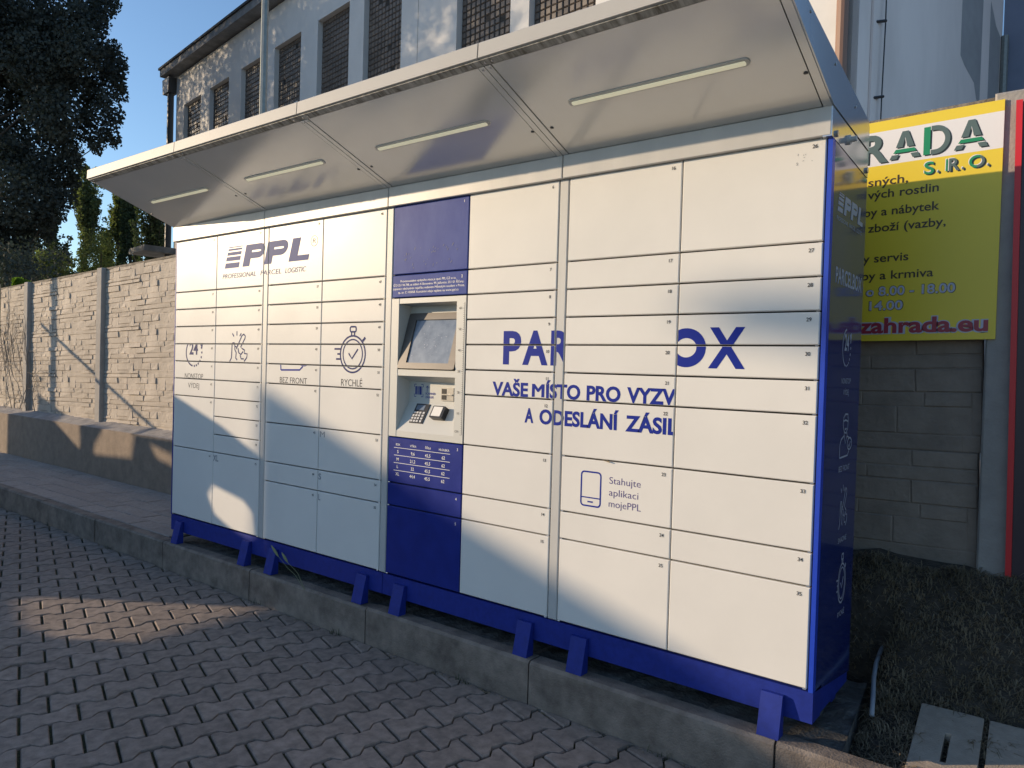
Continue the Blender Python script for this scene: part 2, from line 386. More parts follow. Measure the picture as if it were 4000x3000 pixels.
kerb = MB().box(-12, 4.2, -0.045, 0.02, ZG - 0.1, -2.06).build('kerb', plinth_m)
tag(kerb, 'concrete kerb of long grey stones between paving and raised strip', None, None, 'structure')
kx = [-11.6 + 1.03 * k for k in range(0, 16)]
kx = [-4.221 + 1.035 * k for k in range(-8, 9)]
for a, b in zip(kx[:-1], kx[1:]):
    mb = MB(); dz = rng.uniform(-0.004, 0.004); y0 = -0.06 + rng.uniform(-.003, .003)
    i = 0; g = 0.004; x0, x1 = a + g, b - g; zt = -2.038 + dz
    prof = [(y0, ZG - 0.05), (y0, zt - 0.012), (y0 + 0.012, zt), (0.022, zt), (0.022, ZG - 0.05)]
    mb.v = [(x0, y, z) for y, z in prof] + [(x1, y, z) for y, z in prof]
    n = len(prof); mb.f = [tuple(range(n)), tuple(reversed(range(n, 2 * n)))] + [(k, (k + 1) % n, n + (k + 1) % n, n + k) for k in range(n)]
    mb.build('kerb_stone', kerb_m, kerb)

# raised strip left of the locker: flat walkway pavers
wk = MB().box(-14, -4.30, 0.024, 1.2, -2.4, -2.052).build('walkway', joint_m)
tag(wk, 'raised walkway of flat rectangular grey pavers left of the parcel locker', None, None, 'structure')
wl = []
for r_ in range(5):
    for c_ in range(-1, 40):
        x = -4.31 - 0.30 * c_ - (0.15 if r_ % 2 else 0); y = 0.03 + r_ * 0.168
        x0, x1 = x - 0.30, min(x, -4.305)
        if x1 - x0 < 0.03 or x0 < -12.5: continue
        wl.append((x0, x1, y))
for x0, x1, y in wl:
    dz = rng.uniform(-.003, .003)
    mb = MB(); mb.v = []; c = 0.004
    P = [(x0 + .004, y + .003), (x1 - .004, y + .003), (x1 - .004, y + .163), (x0 + .004, y + .163)]
    Q = [(x0 + .008, y + .007), (x1 - .008, y + .007), (x1 - .008, y + .159), (x0 + .008, y + .159)]
    mb.v = [(p[0], p[1], -2.038 + dz) for p in Q] + [(p[0], p[1], -2.042 + dz) for p in P] + [(p[0], p[1], -2.054) for p in P]
    mb.f = [(0, 1, 2, 3)] + [(k, 4 + k, 4 + (k + 1) % 4, (k + 1) % 4) for k in range(4)] + [(4 + k, 8 + k, 8 + (k + 1) % 4, 4 + (k + 1) % 4) for k in range(4)]
    mb.build('paver', walk_m, wk)

# plinth under the locker (uneven mortar bed)
mb = MB(); nx, ny = 120, 12
for iy in range(ny + 1):
    for ix in range(nx + 1):
        x = -4.29 + ix / nx * 4.40 - (iy / ny) * 0.07 * (ix / nx); y = 0.024 + iy / ny * 0.68
        mb.v.append((x, y, -2.046 + (0 if iy == 0 else nr.uniform(-0.010, 0.006))))
for iy in range(ny):
    for ix in range(nx):
        a = iy * (nx + 1) + ix; mb.f.append((a, a + 1, a + nx + 2, a + nx + 1))
o = len(mb.v); mb.v += [(0.11, 0.024, -2.3), (0.04, 0.704, -2.3), (0.04, 0.704, -2.046), (0.11, 0.024, -2.046)]
mb.f.append((o, o + 1, o + 2, o + 3))
tag(mb.build('plinth', plinth_m), 'rough dark concrete plinth under the parcel locker', None, None, 'structure')

# ================================================================ PARCEL LOCKER
U = 0.116
locker = thing('parcel_locker', (-2.1, 0.3, -2.04), 'long cream parcel locker with numbered doors, blue base and sloping canopy on the concrete plinth', 'parcel locker')
XL = [-4.222, -3.151, -2.080, -1.023]; XC = [-3.714, -2.642, -1.575, -0.515]; XR = [-3.200, -2.130, -1.072, 0.0]
ZB = -16 * U
# carcass
MB().box(-4.236, -0.035, 0.10, 0.66, ZB - 0.004, 0.15).build('carcass', dark_gap, locker)
MB().prism([[(-4.236, ZB - .004), (-0.0, ZB - .004), (-0.0, .09), (-4.236, .09)], [(-2.030, -1.135), (-1.630, -1.135), (-1.630, -.486), (-2.030, -.486)]],
           lambda a, b: Vector((a, .020, b)), .078, Vector((0, -1, 0))).build('door_frame', dark_gap, locker)
# print laid over doors and mullions (world x, z)
prints = []   # (VF, material, set of door numbers excluded, name)
def P(vf, m, name='lettering', only=None, mull=False): prints.append((vf, m, name, only, mull))
big = merge2d([text2d('P', -1.351, -1.252, -0.776, 0.134, 0.037), text2d('A', -1.243, -1.108, -0.776, 0.134, 0.037), text2d('R', -1.093, -0.985, -0.776, 0.134, 0.037)])
P(big, print_blue, 'lettering', {9, 10}, True)
P(merge2d([ribbon(arc(-0.478, -0.705, 0.0595, 0.0545, 0, 345, 40), 0.037, True), text2d('X', -0.390, -0.252, -0.773, 0.136, 0.035)]), print_blue, 'lettering', {29, 30})
slog = merge2d([text2d('VAŠE', -1.407, -1.207, -0.920, 0.056, 0.034), text2d('M', -1.186, -1.126, -0.920, 0.056, 0), text2d('M', -1.183, -1.123, -0.920, 0.056, 0), text2d('M', -1.180, -1.120, -0.920, 0.056, 0), text2d('ÍSTO', -1.112, -0.939, -0.920, 0.056, 0.034), text2d('PRO', -0.908, -0.750, -0.920, 0.056, 0.034), text2d('VYZV', -0.721, -0.512, -0.920, 0.056, 0.034),
                text2d('A', -1.221, -1.174, -1.031, 0.058, 0.034), text2d('ODESLÁNÍ', -1.142, -0.755, -1.032, 0.058, 0.034), text2d('ZÁSIL', -0.724, -0.500, -1.033, 0.058, 0.034)])
P(slog, print_blue, 'lettering', {11, 12, 21, 22}, True)
# company logo
sh = 0.3
def sq(x0, x1, z0, z1, zb=-0.221): return poly2d([(x0 + sh * (z0 - zb), z0), (x1 + sh * (z0 - zb), z0), (x1 + sh * (z1 - zb), z1), (x0 + sh * (z1 - zb), z1)])
def logo(fx, fz, zb=-0.221):
    it = [sq(-3.622, -3.465, -.221, -.189), sq(-3.622, -3.465, -.176, -.151), sq(-3.620, -3.465, -.142, -.122), sq(-3.618, -3.465, -.113, -.101), sq(-3.616, -3.465, -.095, -.089)]
    def pee(x):
        R = ribbon([(x + .060, -.108)] + [(x + .150 + .040 * math.cos(math.radians(a)), -.1325 + .0245 * math.sin(math.radians(a))) for a in range(90, -91, -15)] + [(x + .060, -.157)], 0.037)
        R = ([(a + sh * (b - zb) , b) for a, b in R[0]], R[1])
        return [sq(x, x + .073, -.221, -.0895), R]
    it += pee(-3.425) + pee(-3.197) + [poly2d([(a + sh * (b + .221), b) for a, b in [(-2.955, -.221), (-2.772, -.221), (-2.772, -.190), (-2.880, -.190), (-2.880, -.0895), (-2.955, -.0895)]])]
    it += [text2d('PROFESSIONAL', -3.644, -3.280, -.284, .028, 0.0, .25), text2d('PARCEL', -3.232, -3.023, -.284, .028, 0.0, .25), text2d('LOGISTIC', -2.985, -2.796, -.285, .028, 0.0, .25)]
    V, F = merge2d(it); return [(fx(v[0]), fz(v[1]), v[2]) for v in V], F
P(logo(lambda x: x, lambda z: z), print_logo, 'logo', {65, 36}, True)
P(merge2d([ribbon(arc(-2.720, -.120, .030, .029, 0, 345, 30), .0028, True), text2d('R', -2.734, -2.706, -.133, .027, -.01, .15)]), print_grey, 'logo', {36})
# icons: generic stroke drawings in a local box, mapped to x,z
def icon_clock(cx, cz, r, rz, w):
    it = [ribbon(arc(cx, cz, r, rz, 95, 262, 30), w)]
    for a in (275, 290, 305, 322, 340, 0, 20): it.append(ribbon(arc(cx, cz, r, rz, a - 4, a + 4, 3), w * 1.2))
    it.append(poly2d([(cx + r * .68, cz + rz * .72), (cx + r * 1.15, cz + rz * .86), (cx + r * 1.02, cz + rz * .25)]))
    it.append(text2d('24', cx - r * .58, cx + r * .50, cz - rz * .14, rz * .85, .025)); return merge2d(it)
def icon_hand(x0, x1, z0, z1, w):
    f = lambda a, b: (x0 + (x1 - x0) * a, z0 + (z1 - z0) * b)
    L = [[(.38, 1), (.38, .86)], [(.13, .93), (.22, .83)], [(.62, .93), (.54, .84)],
         [(0, 0), (.10, .12), (.12, .55), (.16, .62), (.24, .62), (.28, .52), (.28, .40), (.36, .30), (.34, .12), (.42, .06)],
         [(.36, .42), (.66, .86), (.76, .90), (.84, .84), (.82, .76), (.60, .48), (.72, .42), (.82, .38), (.80, .28), (.96, .26), (.94, .14), (.80, .02)],
         [(.46, .44), (.50, .30), (.62, .24), (.74, .34)], [(.58, .22), (.64, .10), (.78, .10)], [(.30, .5), (.40, .48), (.46, .6)]]
    return merge2d([ribbon([f(*p) for p in l], w) for l in L])
def icon_watch(cx, cz, r, rz, w):
    it = [ribbon(arc(cx, cz, r, rz, 0, 350, 40), w, True), ribbon(arc(cx, cz, r * .78, rz * .80, 0, 350, 36), w * .8, True),
          ribbon([(cx - r * .32, cz + rz * .05), (cx - r * .05, cz - rz * .25), (cx + r * .42, cz + rz * .28)], w),
          ribbon(rrect(cx - r * .24, cx + r * .24, cz + rz * 1.22, cz + rz * 1.5, r * .1, 3), w, True),
          ribbon([(cx - r * .12, cz + rz * 1.0), (cx - r * .12, cz + rz * 1.2)], w), ribbon([(cx + r * .12, cz + rz * 1.0), (cx + r * .12, cz + rz * 1.2)], w),
          ribbon([(cx + r * .78, cz + rz * .72), (cx + r * .98, cz + rz * .9)], w * 1.5)]
    for k, (a, b) in enumerate(((-1.5, -.92), (-1.25, -.96), (-1.35, -.92))): it.append(ribbon([(cx + r * a, cz + rz * (.28 - .28 * k)), (cx + r * b, cz + rz * (.28 - .28 * k))], w))
    return merge2d(it)
def icon_person(x0, x1, z0, z1, w):
    f = lambda a, b: (x0 + (x1 - x0) * a, z0 + (z1 - z0) * b)
    L = [[(.25, .80), (.27, .92), (.42, 1), (.62, .99), (.66, .86), (.64, .66), (.52, .55), (.36, .58), (.27, .70), (.25, .80)], [(.27, .84), (.45, .86), (.66, .82)],
         [(.04, .0), (.02, .28), (.12, .42), (.36, .50), (.46, .30), (.60, .50)], [(.04, 0), (.70, .02), (.80, .12)], [(.36, .56), (.36, .50)], [(.58, .57), (.60, .48), (.74, .44)],
         [(.74, .27), (.80, .21), (.92, .34)], [(.40, .66), (.48, .64), (.54, .67)]]
    it = [ribbon([f(*p) for p in l], w) for l in L]
    c = f(.83, .29); it.append(ribbon(arc(c[0], c[1], (x1 - x0) * .19, (z1 - z0) * .14, 0, 340, 24), w, True)); return merge2d(it)
P(icon_clock(-3.972, -0.752, 0.098, 0.090, 0.011), print_navy, 'icon', {60, 61})
P(icon_hand(-3.545, -3.345, -0.806, -0.617, 0.009), print_navy, 'icon', {68, 69})
P(icon_watch(-2.372, -0.748, 0.100, 0.097, 0.0095), print_navy, 'icon', {49, 50, 51})
P(icon_person(-3.015, -2.745, -0.846, -0.650, 0.010), print_blue, 'icon', {41})
P(merge2d([text2d('NONSTOP', -4.082, -3.853, -.926, .034, -.008)]), print_grey, 'lettering', {61, 62})
P(merge2d([text2d('VÝDEJ', -4.037, -3.900, -.988, .033, -.008)]), print_grey, 'lettering', {62})
P(text2d('BEZ FRONT', -3.012, -2.757, -.920, .033, -.004), print_grey, 'lettering', {41})
P(text2d('RYCHLÉ', -2.460, -2.290, -.918, .036, -.002), print_grey, 'lettering', {51})
for s, x0, x1, z, c, n in (('XL', -3.711, -3.650, -1.445, .037, 75), ('M', -2.628, -2.588, -1.207, .031, 53), ('S', -2.634, -2.611, -1.442, .032, 54), ('L', -2.631, -2.613, -1.557, .032, 55)):
    P(text2d(s, x0, x1, z, c, 0.0 if s == 'M' else .02), print_size, 'size_letter', {n})
P(merge2d([ribbon(rrect(-.920, -.828, -1.352, -1.213, .014, 5), .0065, True), ribbon([(-.919, -1.318), (-.829, -1.318)], .005), ribbon([(-.888, -1.335), (-.862, -1.335)], .006)]), print_blue, 'icon', {23})
for s, x1, z in (('Stahujte', -.648, -1.250), ('aplikaci', -.657, -1.298), ('mojePPL', -.644, -1.343)):
    P(text2d(s, -.788, x1, z, .027, -.006), print_violet, 'lettering', {23})
# scuffs on door 26, wiped dust flecks on door 1
gs = random.Random(21)
P(merge2d([ribbon([(-.105 + gs.uniform(0, .06), -.055 - gs.uniform(0, .045)) for _ in (0,)] * 1 + [], .0012) if False else (lambda x, z, a, l: ribbon([(x, z), (x + math.cos(a) * l, z + math.sin(a) * l)], .0014))(-.11 + gs.uniform(0, .07), -.050 - gs.uniform(0, .04), gs.uniform(-.2, 1.4), gs.uniform(.003, .008)) for _ in range(9)]), print_size, 'scuff', {26})
P(merge2d([(lambda x, z, a, l, w: ribbon([(x, z), (x + math.cos(a) * l * .5, z + math.sin(a) * l * .55), (x + math.cos(a) * l, z + math.sin(a) * l)], w))(-2.0 + gs.uniform(0, .36), -.325 + gs.uniform(0, .10), gs.uniform(.7, 1.5), gs.uniform(.003, .016), gs.uniform(.0012, .003)) for _ in range(34)]), print_size, 'dust_fleck', {1})
# blue info panels
for s, x0, x1, z in (('Provozovatelem výdejního místa je spol. PPL CZ s.r.o,', -2.020, -1.646, -.386), ('IČO 251 94 798, se sídlem K Borovému 99, Jažlovice, 251 01 Říčany,', -2.070, -1.596, -.405),
                     ('zapsaná v obchodním rejstříku vedeném Městským soudem v Praze,', -2.072, -1.592, -.423), ('sp. zn. C 105858. Kontaktní údaje najdete na www.ppl.cz', -2.035, -1.629, -.442)):
    P(text2d(s, x0, x1, z, .0105, .0), print_white, 'lettering', {2})
tb = []
for s, xc, z, c in (('BOX', -2.008, -1.202, .010), ('VÝŠKA', -1.901, -1.202, .010), ('ŠÍŘKA', -1.799, -1.202, .010), ('HLOUBKA', -1.693, -1.202, .010),
                    ('S', -2.008, -1.240, .015), ('M', -2.008, -1.278, .015), ('L', -2.008, -1.315, .015), ('XL', -2.008, -1.352, .015),
                    ('9,6', -1.902, -1.242, .015), ('21,2', -1.902, -1.280, .015), ('32', -1.902, -1.317, .015), ('44,4', -1.902, -1.354, .015),
                    ('45,5', -1.800, -1.242, .015), ('45,5', -1.800, -1.280, .015), ('45,5', -1.800, -1.317, .015), ('45,5', -1.800, -1.354, .015),
                    ('62', -1.696, -1.242, .015), ('62', -1.696, -1.280, .015), ('62', -1.696, -1.317, .015), ('62', -1.696, -1.354, .015)):
    tb.append(text2d(s, xc, xc, z, c, .012, align='c'))
for z in (-1.213, -1.251, -1.289, -1.327): tb.append(ribbon([(-2.035, z), (-1.653, z)], .0024))
P(merge2d(tb), print_white, 'lettering', {3})

faceY = -0.0006
def front(x, z): return (x, faceY, z)
def add_prints(o, rect, num):
    g = {}
    for vf, m, nm, only, mull in prints:
        if (num is None and not mull) or (num is not None and num not in only): continue
        c = clip2d(vf, rect)
        if c: g.setdefault((nm, m.name), []).append(c)
    for (nm, mn), L in g.items(): put2d(nm, merge2d(L), front, MATS[mn], o)
hp = MB(); hp.tube([(0, 0.004, 0), (0.011, 0.004, 0)], 0.0028, 6); hinge_me = hp.mesh('hinge', steel)
def door(num, x0, x1, l0, l1, m=None, side=0, nm='locker_door'):
    a, b = -l1 * U, -l0 * U; g = 0.0030; gx = 0.0022
    me = MB().chbox(x0 + gx, x1 - gx, 0.0, 0.019, a + g, b - g, 0.0032).build(nm, m or door_white, locker)
    add_prints(me, (x0 + gx + .002, x1 - gx - .002, a + g + .001, b - g - .001), num)
    numc = print_white if m in (door_blue, dust_glare_blue) else print_grey
    put2d('number', text2d(str(num), x0, x1 - 0.029, b - 0.034, 0.0125, 0.012, align='r'), front, numc, me, off=0.0009)
    h = link('hinge', hinge_me, None); h.parent = me
    h.location = ((x0 + 0.004) if side < 0 else (x1 - 0.016), 0, a)
    return me
def column(c0, c1, nums, hs, side, mats=None):
    l = 0
    for k, (n, h) in enumerate(zip(nums, hs)):
        if n: door(n, c0, c1, l, l + h, (mats or {}).get(n), side)
        l += h
std = (3, 1, 1, 1, 1, 1, 2, 2, 1, 3)
column(XL[0], XC[0], range(56, 65), (3, 1, 1, 1, 1, 1, 1, 3, 4), -1)
column(XC[0], XR[0], range(65, 76), (3,) + (1,) * 9 + (4,), 1)
column(XL[1], XC[1], range(36, 46), std, -1); column(XC[1], XR[1], range(46, 56), std, 1)
column(XL[2], XC[2], (1, 2, None, 3, 4, 5), (3, 1, 6, 2, 1, 3), -1, {1: dust_glare_blue, 2: dust_glare_blue, 3: door_blue, 4: door_blue, 5: door_blue})
column(XC[2], XR[2], range(6, 16), std, 1)
column(XL[3], XC[3], range(16, 26), std, -1); column(XC[3], XR[3], range(26, 36), std, 1)
# mullions between modules, corner posts
for k in range(3):
    x0, x1 = XR[k], XL[k + 1]
    o = MB().chbox(x0 + .002, x1 - .002, 0.0, 0.02, ZB - 0.002, 0.001, 0.004).build('mullion', silver, locker)
    add_prints(o, (x0 + .006, x1 - .006, ZB, 0.0), None)
MB().box(0.0035, 0.0185, -0.0, 0.03, ZB - 0.006, -0.0065).build('corner_post', post_blue, locker)
MB().box(-4.236, -4.2245, 0.002, 0.03, ZB - 0.006, -0.004).build('corner_post', frame_blue, locker)
# header panels
HX = [-4.238, -3.1755, -2.105, -1.0475, 0.0185]
for k in range(4):
    MB().chbox(HX[k] + .0015, HX[k + 1] - .0015, -0.020, 0.02, -0.0035, 0.0935, 0.003).build('header_panel', header_silver, locker)
# base beam and feet
MB().box(-4.236, -2.107, 0.006, 0.10, ZB - 0.113, ZB - 0.0075).build('base_beam', frame_blue, locker)
MB().box(-2.103, 0.0185, 0.006, 0.10, ZB - 0.113, ZB - 0.0075).build('base_beam', frame_blue, locker)
for fx in (-4.105, -3.308, -3.030, -2.245, -1.965, -1.180, -0.903, -0.113):
    mb = MB(); w = 0.0375; z0 = -2.0385
    prof = [(0.004, -1.895), (-0.012, -1.895), (-0.046, z0), (0.004, z0)]
    mb.v = [(fx - w, y, z) for y, z in prof] + [(fx + w, y, z) for y, z in prof]
    mb.f = [(3, 2, 1, 0), (4, 5, 6, 7)] + [(k, (k + 1) % 4, 4 + (k + 1) % 4, 4 + k) for k in range(4)]
    mb.build('foot', frame_blue, locker)
for fx in (-4.105, -3.308, -3.030, -2.245, -1.965, -1.180, -0.903, -0.06): MB().box(fx - .04, fx + .04, 0.40, 0.455, -2.0385, ZB - 0.11).build('foot', frame_blue, locker)
MB().box(-0.04, 0.014, 0.1, 0.47, ZB - 0.113, ZB - 0.0075).build('base_beam', frame_blue, locker)

# right side panel and silver top
SX = 0.0185
def sidef(y, z): return Vector((SX, y, z))
MB().prism([(0.031, -0.012), (0.479, -0.042), (0.479, -1.93), (0.031, ZB - 0.01)], sidef, 0.03, Vector((1, 0, 0))).build('side_panel', side_blue, locker)
MB().prism([(-0.0185, -0.006), (-0.0185, 0.091), (0.470, 0.060), (0.479, -0.037)], lambda y, z: Vector((SX + .001, y, z)), 0.03, Vector((1, 0, 0))).build('side_header', side_silver, locker)
MB().prism([(-0.0185, 0.094), (-0.560, 0.296), (-0.574, 0.352), (-0.340, 0.312), (0.455, 0.172), (0.470, 0.150), (0.470, 0.064)], lambda y, z: Vector((SX + .004, y, z)), 0.012, Vector((1, 0, 0))).build('canopy_cheek', side_silver, locker)
MB().prism([(-0.0185, 0.094), (-0.560, 0.296), (-0.574, 0.352), (-0.340, 0.312), (0.455, 0.172), (0.470, 0.064)], lambda y, z: Vector((-4.226, y, z)), 0.012, Vector((1, 0, 0))).build('canopy_cheek', side_silver, locker)
for (y, z) in ((0.031, 0.012), (0.452, -0.014)): MB().tube([(SX, y, z), (SX + .008, y, z)], .011, 10).build('bolt', steel, locker)
o = MB().tube([(SX, .180, .030), (SX + .010, .180, .030)], .017, 12).tube([(SX + .01, .180, .030), (SX + .030, .180, .031)], .0095, 12).build('cable_socket', term_grey, locker)
for (y, z) in ((-.30, .285), (-.02, .225), (.25, .165)): MB().tube([(SX + .003, y, z), (SX + .007, y, z)], .005, 8).build('rivet', steel, locker)
# side print
def sidep(y, z): return (SX + .0006, y, z)
def sp(vf, nm='side_lettering'): put2d(nm, vf, sidep, print_side, locker, (1, 0, 0))
sp(logo(lambda x: 0.083 + (x + 3.622) / (-2.772 + 3.622) * 0.345, lambda z: -0.232 + (z + .221) * .5 - .004 * 0), 'side_logo')
sp(text2d('PARCELBOX', .09, .452, -.474, .052, .02))
sp(icon_clock(.270, -.692, .055, .066, .006), 'side_icon'); sp(text2d('NONSTOP', .215, .343, -.821, .019)); sp(text2d('VÝDEJ', .245, .320, -.862, .019))
sp(icon_person(.220, .385, -1.088, -.932, .006), 'side_icon'); sp(text2d('BEZ FRONT', .222, .369, -1.139, .020))
sp(icon_hand(.250, .365, -1.348, -1.190, .006), 'side_icon'); sp(text2d('SNADNÉ', .248, .363, -1.400, .019))
sp(icon_watch(.322, -1.556, .050, .072, .006), 'side_icon'); sp(text2d('RYCHLÉ', .278, .371, -1.677, .019))

# canopy
slope = (0.295 - 0.0935) / (0.56 - 0.02)
def under(y, off=0.0): return 0.0935 + (-0.02 - y) * slope + off
for k in range(4):
    x0, x1 = HX[k], HX[k + 1]
    # main underside sheet and the two edge strips beside each joint
    l = x0 + (0.030 if k else 0.0); r = x1 - (0.030 if k < 3 else 0.030)
    mb = MB(); 
    def slab(mb, a, b, y0, y1, off, th=0.01):
        i = len(mb.v)
        mb.v += [(a, y0, under(y0, off)), (b, y0, under(y0, off)), (b, y1, under(y1, off)), (a, y1, under(y1, off))]
        mb.v += [(v[0], v[1], v[2] + th) for v in mb.v[i:i + 4]]
        mb.f += [(i, i + 1, i + 2, i + 3), (i + 7, i + 6, i + 5, i + 4)] + [(i + q, i + 4 + q, i + 4 + (q + 1) % 4, i + (q + 1) % 4) for q in range(4)]
    slab(mb, l + .003, r - .003, -0.0205, -0.535, 0.0)
    mb.build('canopy_panel', canopy_grey, locker)
    for a, b in ((x0, l), (r, x1)):
        if b - a > .01:
            mb = MB(); slab(mb, a + .002, b - .002, -0.0205, -0.536, -0.0025); mb.build('joint_strip', canopy_grey, locker)
    mb = MB(); slab(mb, x0 + .001, x1 - .001, -0.539, -0.566, -0.002); mb.build('canopy_lip_underside', lip_stain, locker)
    # front lip
    mb = MB(); z0, z1 = 0.2985, 0.354
    prof = [(-0.567, z0), (-0.5765, z0 + .003), (-0.5735, z1), (-0.565, z1 + .006), (-0.555, z1 + .004), (-0.555, z0)]
    mb.v = [(x0 + .003, y, z) for y, z in prof] + [(x1 - .003, y, z) for y, z in prof]; n = len(prof)
    mb.f = [tuple(range(n)), tuple(reversed(range(n, 2 * n)))] + [(q, (q + 1) % n, n + (q + 1) % n, n + q) for q in range(n)]
    mb.build('canopy_lip', lip_paint, locker)
    for q, yy in ((x0 + .018, -.552), (x0 + .05, -.552), (x1 - .05, -.552), (x0 + .018, -.522), (x1 - .015, -.522)):
        zz = under(yy, -.002); MB().tube([(q, yy, zz + .002), (q, yy - .001, zz - .003)], .0042, 8).build('rivet', steel, locker)
    for q in (x0 + (0.054 if k else 0.030), x1 - 0.041):
        zz = under(-.179); MB().tube([(q, -.179, zz + .004), (q, -.1795, zz - .0015)], .0075, 10).build('plug', black, locker)
    # strip lamp
    lx0, lx1 = (-4.020, -3.342) if k == 0 else ((-2.966, -2.284) if k == 1 else ((-1.906, -1.231) if k == 2 else (-0.847, -0.164)))
    mm = Matrix.Identity(4)
    yv = Vector((0, -0.54, 0.2015)).normalized(); nv = Vector((0, -yv.z, yv.y)).normalized()
    if nv.z > 0: nv = -nv
    cpt = Vector((0, -0.280, under(-0.280)))
    lamp = MB().prism(rrect(lx0, lx1, -.017, .017, .0165, 4), lambda a, b: cpt + Vector((a, 0, 0)) + yv * b + nv * .004, .01, nv).build('strip_lamp', lens_edge, locker)
    MB().prism(rrect(lx0 + .014, lx1 - .014, -.010, .007, .005, 3), lambda a, b: cpt + Vector((a, 0, 0)) + yv * b + nv * .0075, .006, nv).build('lens', lens_m, lamp)
    # roof sheet
    mb = MB(); rp = [(-0.56, 0.358), (0.455, 0.174), (0.66, 0.231 if k < 3 else 0.15), (0.66, 0.14), (0.03, 0.12), (-0.02, 0.112), (-0.55, 0.31)]
    a, b = x0, (x1 if k < 3 else -0.055)
    rp = [(-0.56, 0.357), (0.455, 0.236), (0.645, 0.231), (0.645, 0.13), (0.03, 0.13), (-0.02, 0.112), (-0.55, 0.31)] if False else [(-0.56, 0.357), (0.455, 0.176), (0.455, 0.13), (0.03, 0.13), (-0.02, 0.112), (-0.55, 0.31)]
    mb.v = [(x0 + .001, y, z) for y, z in rp] + [(x1 - .018 if k == 3 else x1 - .001, y, z) for y, z in rp]; n = len(rp)
    mb.f = [tuple(range(n)), tuple(reversed(range(n, 2 * n)))] + [(q, (q + 1) % n, n + (q + 1) % n, n + q) for q in range(n)]
    mb.build('roof_sheet', silver, locker)
MB().box(-4.20, -0.062, 0.457, 0.645, 0.10, 0.232).build('rear_box', silver, locker)  # hidden rear body, added so the roof's shadow reaches up the banner

# terminal between doors 2 and 3
tx0, tx1 = XL[2] + .003, XC[2] - .003; zt, zb = -4 * U - .003, -10 * U + .003
ox0, ox1 = -2.025, -1.636
fr = MB().prism([[(tx0, zb), (tx1, zb), (tx1, zt), (tx0, zt)], [(ox0, -.492), (ox1, -.492), (ox1, -.820), (ox0, -.820)], [(ox0, -.851), (ox1, -.851), (ox1, -1.127), (ox0, -1.127)]],
              lambda a, b: Vector((a, 0.0, b)), .006, Vector((0, -1, 0))).build('terminal_frame', term_grey, locker)
# seams of the frame: thin proud side strips
MB().box(tx0, ox0 - .0008, -.0018, 0.0, zb, zt).build('frame_strip', term_grey, fr)
MB().box(ox1 + .0008, tx1, -.0018, 0.0, zb, zt).build('frame_strip', term_grey, fr)
rd = .084
rc = MB()
rc.quad((ox0, .006, -.492), (ox1, .006, -.492), (ox1, rd, -.500), (ox0, rd, -.500))
rc.quad((ox0, .006, -.492), (ox0, rd, -.500), (ox0, rd, -.80), (ox0, .006, -.822))
rc.quad((ox1, .006, -.492), (ox1, rd, -.500), (ox1, rd, -.80), (ox1, .006, -.822))
rc.quad((ox0, rd, -.500), (ox1, rd, -.500), (ox1, rd, -.80), (ox0, rd, -.80))
rc.quad((ox0, rd, -.80), (ox1, rd, -.80), (ox1, .006, -.822), (ox0, .006, -.822))
rc.build('screen_recess', term_grey, locker)
rc = MB()
rc.quad((ox0, .006, -.852), (ox1, .006, -.852), (ox1, rd, -.880), (ox0, rd, -.880))
rc.quad((ox0, .006, -.852), (ox0, rd, -.880), (ox0, rd, -.985), (ox0, .006, -1.128))
rc.quad((ox1, .006, -.852), (ox1, rd, -.880), (ox1, rd, -.985), (ox1, .006, -1.128))
rc.quad((ox0, rd, -.880), (ox1, rd, -.880), (ox1, rd, -.985), (ox0, rd, -.985))
rc.quad((ox0, rd, -.985), (ox1, rd, -.985), (ox1, .0, -1.127), (ox0, .0, -1.127))
rec2 = rc.build('keypad_recess', term_grey, locker)
# screen on sloped plane
p0 = Vector((0, .080, -.536)); p1 = Vector((0, -.004, -.817)); dv = (p1 - p0); ln = dv.length; dv.normalize(); nn = Vector((0, dv.z, -dv.y)); nn = nn if nn.y < 0 else -nn
def scr(a, b, h=0.0): return Vector((a, 0, 0)) + p0 + dv * (b * ln) + nn * h
bz = MB().prism([rrect(-2.021, -1.640, .004, .996, .02, 5), list(reversed([(-1.968, .125), (-1.684, .125), (-1.684, .893), (-1.968, .893)]))], lambda a, b: scr(a, b, .006), .010, nn).build('screen_bezel', brushed, locker)
MB().prism([(-1.972, .115), (-1.680, .115), (-1.680, .90), (-1.972, .90)], lambda a, b: scr(a, b, -.001), .004, nn).build('touch_screen', screen_m, locker)
gs = random.Random(4); fl = []
for _ in range(46):
    a, b, q = -1.83 + gs.gauss(0, .055), .56 + gs.gauss(0, .16), gs.uniform(.0009, .0026)
    if -1.96 < a < -1.69 and .15 < b < .87: fl.append(poly2d([(a - q, b), (a, b - q * 3), (a + q, b), (a, b + q * 3)]))
put2d('screen_speck', merge2d(fl), lambda a, b: tuple(scr(a, b, .0006)), sign_lilac, bpy.data.objects['touch_screen'], nn)  # small pale specks scattered over the screen
